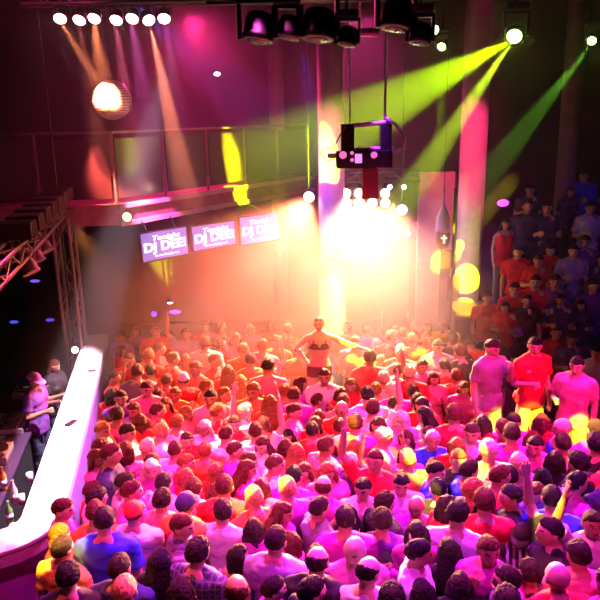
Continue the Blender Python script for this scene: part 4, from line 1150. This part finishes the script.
for q in C_+T_:
    q.yaw += rng.uniform(-14, 14); q.h = rng.uniform(1.70, 1.83) if q.g == 'm' else rng.uniform(1.58, 1.70); q.hk = .115*q.h/1.76
    q.fz = 0
    if q.tier:   # find the step this head stands over
        best = None
        for zz in (0, .62, 1.15, 1.68, 2.15, 2.5):
            p = at_z(q.px, q.py, zz+q.h-q.hk); e_ = abs(tierz(p.x, p.y)-zz)
            if best is None or e_ < best[0]: best = (e_, zz, p)
        q.fz = best[1]; p = best[2]
    else: p = at_z(q.px, q.py, q.h-q.hk)
    q.xy = np.array([p.x, p.y])
FIX = [np.array([o_['xy'][0], o_['xy'][1]]) for o_ in PEOPLE]
ALL = C_+T_
def dmin(a, b): return .35 if a.fz == b.fz else .30
for it in range(160):
    for i, a in enumerate(ALL):
        for b_ in ALL[i+1:]:
            if abs(a.fz-b_.fz) > .6: continue
            dv = b_.xy-a.xy; L = math.hypot(*dv); dm = dmin(a, b_)
            if L < dm:
                dv = dv/(L+1e-6); s_ = (dm-L)*.7; wa = .15 if a.label else 1; wb = .15 if b_.label else 1; a.xy = a.xy-dv*s_*wa/(wa+wb); b_.xy = b_.xy+dv*s_*wb/(wa+wb)
    for a in ALL:
        for f_ in FIX:
            dv = a.xy-f_; L = math.hypot(*dv)
            if L < .5 : a.xy = a.xy+dv/(L+1e-6)*(.5-L)*.6
        # stay on the dance floor side of the counter
        if not a.tier:
            r_ = Vector((a.xy[0], a.xy[1]))-Vector((far.x, far.y)); al = r_.dot(d_); sd = -r_.dot(nr_)
            if -.3 < al < (near-far).length+.2 and sd < .50: a.xy = a.xy-np.array([nr_.x, nr_.y])*(.50-sd)*.7
            if al >= (near-far).length+.2 and a.xy[1] > near.y-1.0 and a.xy[0] < near.x+.25: a.xy[0] = max(a.xy[0], near.x+.3)
            if a.xy[0] > TX0-.25 and a.xy[1] > STEPS[0][0]-.3: a.xy[1] = STEPS[0][0]-.3
        # the podiums
        for (cx, cy, hx, hy) in ((dp.x, dp.y, .72, .68), (tp_.x+.05, tp_.y+.05, 1.38, .68)):
            if a.fz == 0 and abs(a.xy[0]-cx) < hx and abs(a.xy[1]-cy) < hy:
                ox, oy = hx-abs(a.xy[0]-cx), hy-abs(a.xy[1]-cy)
                if oy <= ox: a.xy[1] += (oy if a.xy[1] > cy else -oy)
                else: a.xy[0] += (ox if a.xy[0] > cx else -ox)
        if a.tier and a.fz > 0:
            y0 = [s for s in STEPS if s[1] == a.fz][0][0]; nx = [s[0] for s in STEPS if s[0] > y0]; y1 = nx[0] if nx and a.fz < 2.4 else 16
            a.xy[1] = min(max(a.xy[1], y0+.2), y1-.18); a.xy[0] = max(a.xy[0], TX0+.25)
    # slide back towards the picked line of sight, changing height a little
    if it < 150:
        for a in ALL:
            hc_ = a.fz+a.h-a.hk; p = at_z(a.px, a.py, hc_); dvec = np.array([p.x, p.y])-a.xy
            a.xy = a.xy+dvec*.16
            u = topix((a.xy[0], a.xy[1], hc_)); dy = u[1]-a.py
            lo, hi = (1.62, 1.90) if a.g == 'm' else (1.52, 1.76)
            a.h = min(hi, max(lo, a.h+dy*.004*.5))
err = []
for a in ALL:
    u = topix((a.xy[0], a.xy[1], a.fz+a.h-a.hk)); a.q = u; err.append(math.hypot(u[0]-a.px, u[1]-a.py))
_w = sorted(zip(err, ALL), key=lambda t: -t[0])[:24]; print('WORST', [(round(e), int(a.px), int(a.py), int(a.q[0]), int(a.q[1])) for e, a in _w])
print('CROWD', len(ALL), 'mean px err', sum(err)/len(err), 'max', max(err))
# ------------------------------------------------------------------ labels: own look, then where next to something one can find
def look(a):
    hn = {'c': '%s-capped' % HCN[a.hc], 'z': 'shaven-headed', 'k': 'balding'}.get(a.hair)
    if not hn:
        hn = {'s': '%s-haired', 'u': 'curly-%s-haired', 'l': 'long-%s-haired', 'b': 'bobbed-%s-haired', 'p': 'ponytailed-%s-haired'}[a.hair] % {'d': 'dark', 'w': 'pale'}.get(a.hc, HCN[a.hc])
    yw = a.yaw % 360
    fc = 'facing us' if 135 < yw < 225 else ('looking right' if 45 <= yw <= 135 else ('looking left' if 225 <= yw <= 315 else 'back turned'))
    ps = {'r': ', arm raised', 'R': ', arms raised', 'f': ', hands at face', 'k': ', hands clasped'}.get(a.pose, '')
    return '%s %s in %s %s, %s%s' % (hn, 'man' if a.g == 'm' else 'woman', SCN[a.sc], GN[a.gar][1] if a.gar != 'j' else 'shirt', fc if not ps else '', ps.strip(', ')), fc
ANCH = [(a.q, a.short) for a in ALL if a.short]+[((319,350),'the dancer'),((331,250),'the middle pillar'),((491,385),'the grey podium man'),((534,385),'the red podium man'),((577,395),'the pink podium man'),((100,345),'the far counter end'),((90,420),'the white counter'),((442,235),'the hanging lamp')]
used = set()
for a in ALL:
    if a.label: used.add(a.label)
def rel(a, c):
    dx, dy = a.q[0]-c[0], a.q[1]-c[1]
    if abs(dy) > abs(dx)*1.2: return 'behind' if dy < 0 else 'in front of'
    return 'right of' if dx > 0 else 'left of'
LK = {id(a): look(a)[0].replace(', ,', ',').rstrip(', ') for a in ALL}
amb = 0
for a in ALL:
    if a.label: continue
    cand = sorted(ANCH, key=lambda c: math.hypot(a.q[0]-c[0][0], a.q[1]-c[0][1])); ok = None
    same = [b_ for b_ in ALL if b_ is not a and LK[id(b_)] == LK[id(a)]]
    for c, nm in cand[:6]:
        r = rel(a, c); D = math.hypot(a.q[0]-c[0], a.q[1]-c[1])
        if any(rel(b_, c) == r and math.hypot(b_.q[0]-c[0], b_.q[1]-c[1]) < D*1.5 for b_ in same): continue
        ok = '%s, %s %s' % (LK[id(a)], r, nm)
        if ok not in used: break
        ok = None
    if ok is None:
        amb += 1; ok = '%s %s %s and %s %s' % (LK[id(a)].split(',')[0], rel(a, cand[0][0]), cand[0][1], rel(a, cand[1][0]), cand[1][1])
    if len(ok.split()) > 16: ok = ok.replace(' in front of', ' before')
    ok = ok.replace(' ,', ','); used.add(ok); a.label = ok
print('LABELS', [a.label for a in ALL if len(a.label.split()) > 16], len(used), 'ambiguous', amb, 'longest', max(len(a.label.split()) for a in ALL))
for i, a in enumerate(ALL):
    hy = [0, 0, 18, -18][i % 4]
    # only a few head turns per body keep the meshes shared
    hy, hp = {'b': (18, 14), 'c': (-18, 8), 'k': (0, 8), 'f': (0, 0), 'r': (0, 0), 'R': (0, 0), 'h': (-18, 0), 'g': (0,0), 'o': (18, 0)}.get(a.pose, (0, 6))
    o = person(a.xy[0], a.xy[1], a.fz+.001, a.g, a.hair, a.hc, a.gar, a.sc, a.yaw, a.pose, a.h, hy, hp, a.tier and a.fz > 0, (.30,.28,.45) if 'pale trousers' in a.label else None, seed=i)
    tag(o, a.label, 'person', 'people on the dark steps' if a.tier else 'people crowded on the dance floor')
    a.o = o
# the number on the yellow shirt
for a in ALL:
    if a.sc == 'J':
        me = text_mesh('17', .24, 0, .008); me.materials.append(mat('print_black', (.03,.03,.03), .7)); t = obj('shirt_number', me, None, [k_ for k_ in a.o.children if 'shirt' in k_.name][0]); t.rotation_euler = (R(90),0,0); t.location = (0,-.148,1.24)
    if a.short == 'the phone holder':
        b = MB(); b.box((0,0,0), (.14,.012,.075)); p = obj('mobile_phone', b, cm, bev=.004); M_ = a.o.matrix_basis; p.matrix_basis = M_ @ Matrix.Translation((0,.36,1.50)); p.scale = (1,1,1); tag(p, 'black phone held up sideways by the man near the right edge', 'phone')
# ------------------------------------------------------------------ haze
hb = MB(); hb.box(((HX0+HX1)/2, (HY0+HY1)/2, 3.75), (HX1-HX0, HY1-HY0, 7.2)); hz = bpy.data.materials.new('haze'); hz.use_nodes = True; nt = hz.node_tree; nt.nodes.clear()
out = nt.nodes.new('ShaderNodeOutputMaterial'); vs_ = nt.nodes.new('ShaderNodeVolumeScatter'); vs_.inputs['Density'].default_value = HAZE; vs_.inputs['Anisotropy'].default_value = .25; vs_.inputs['Color'].default_value = (1,.95,.95,1)
nt.links.new(vs_.outputs[0], out.inputs['Volume']); ho = obj('haze', hb, hz); ho['kind'] = 'stuff'; tag(ho, 'stage haze filling the far half of the hall, lit by the lamps', 'haze')
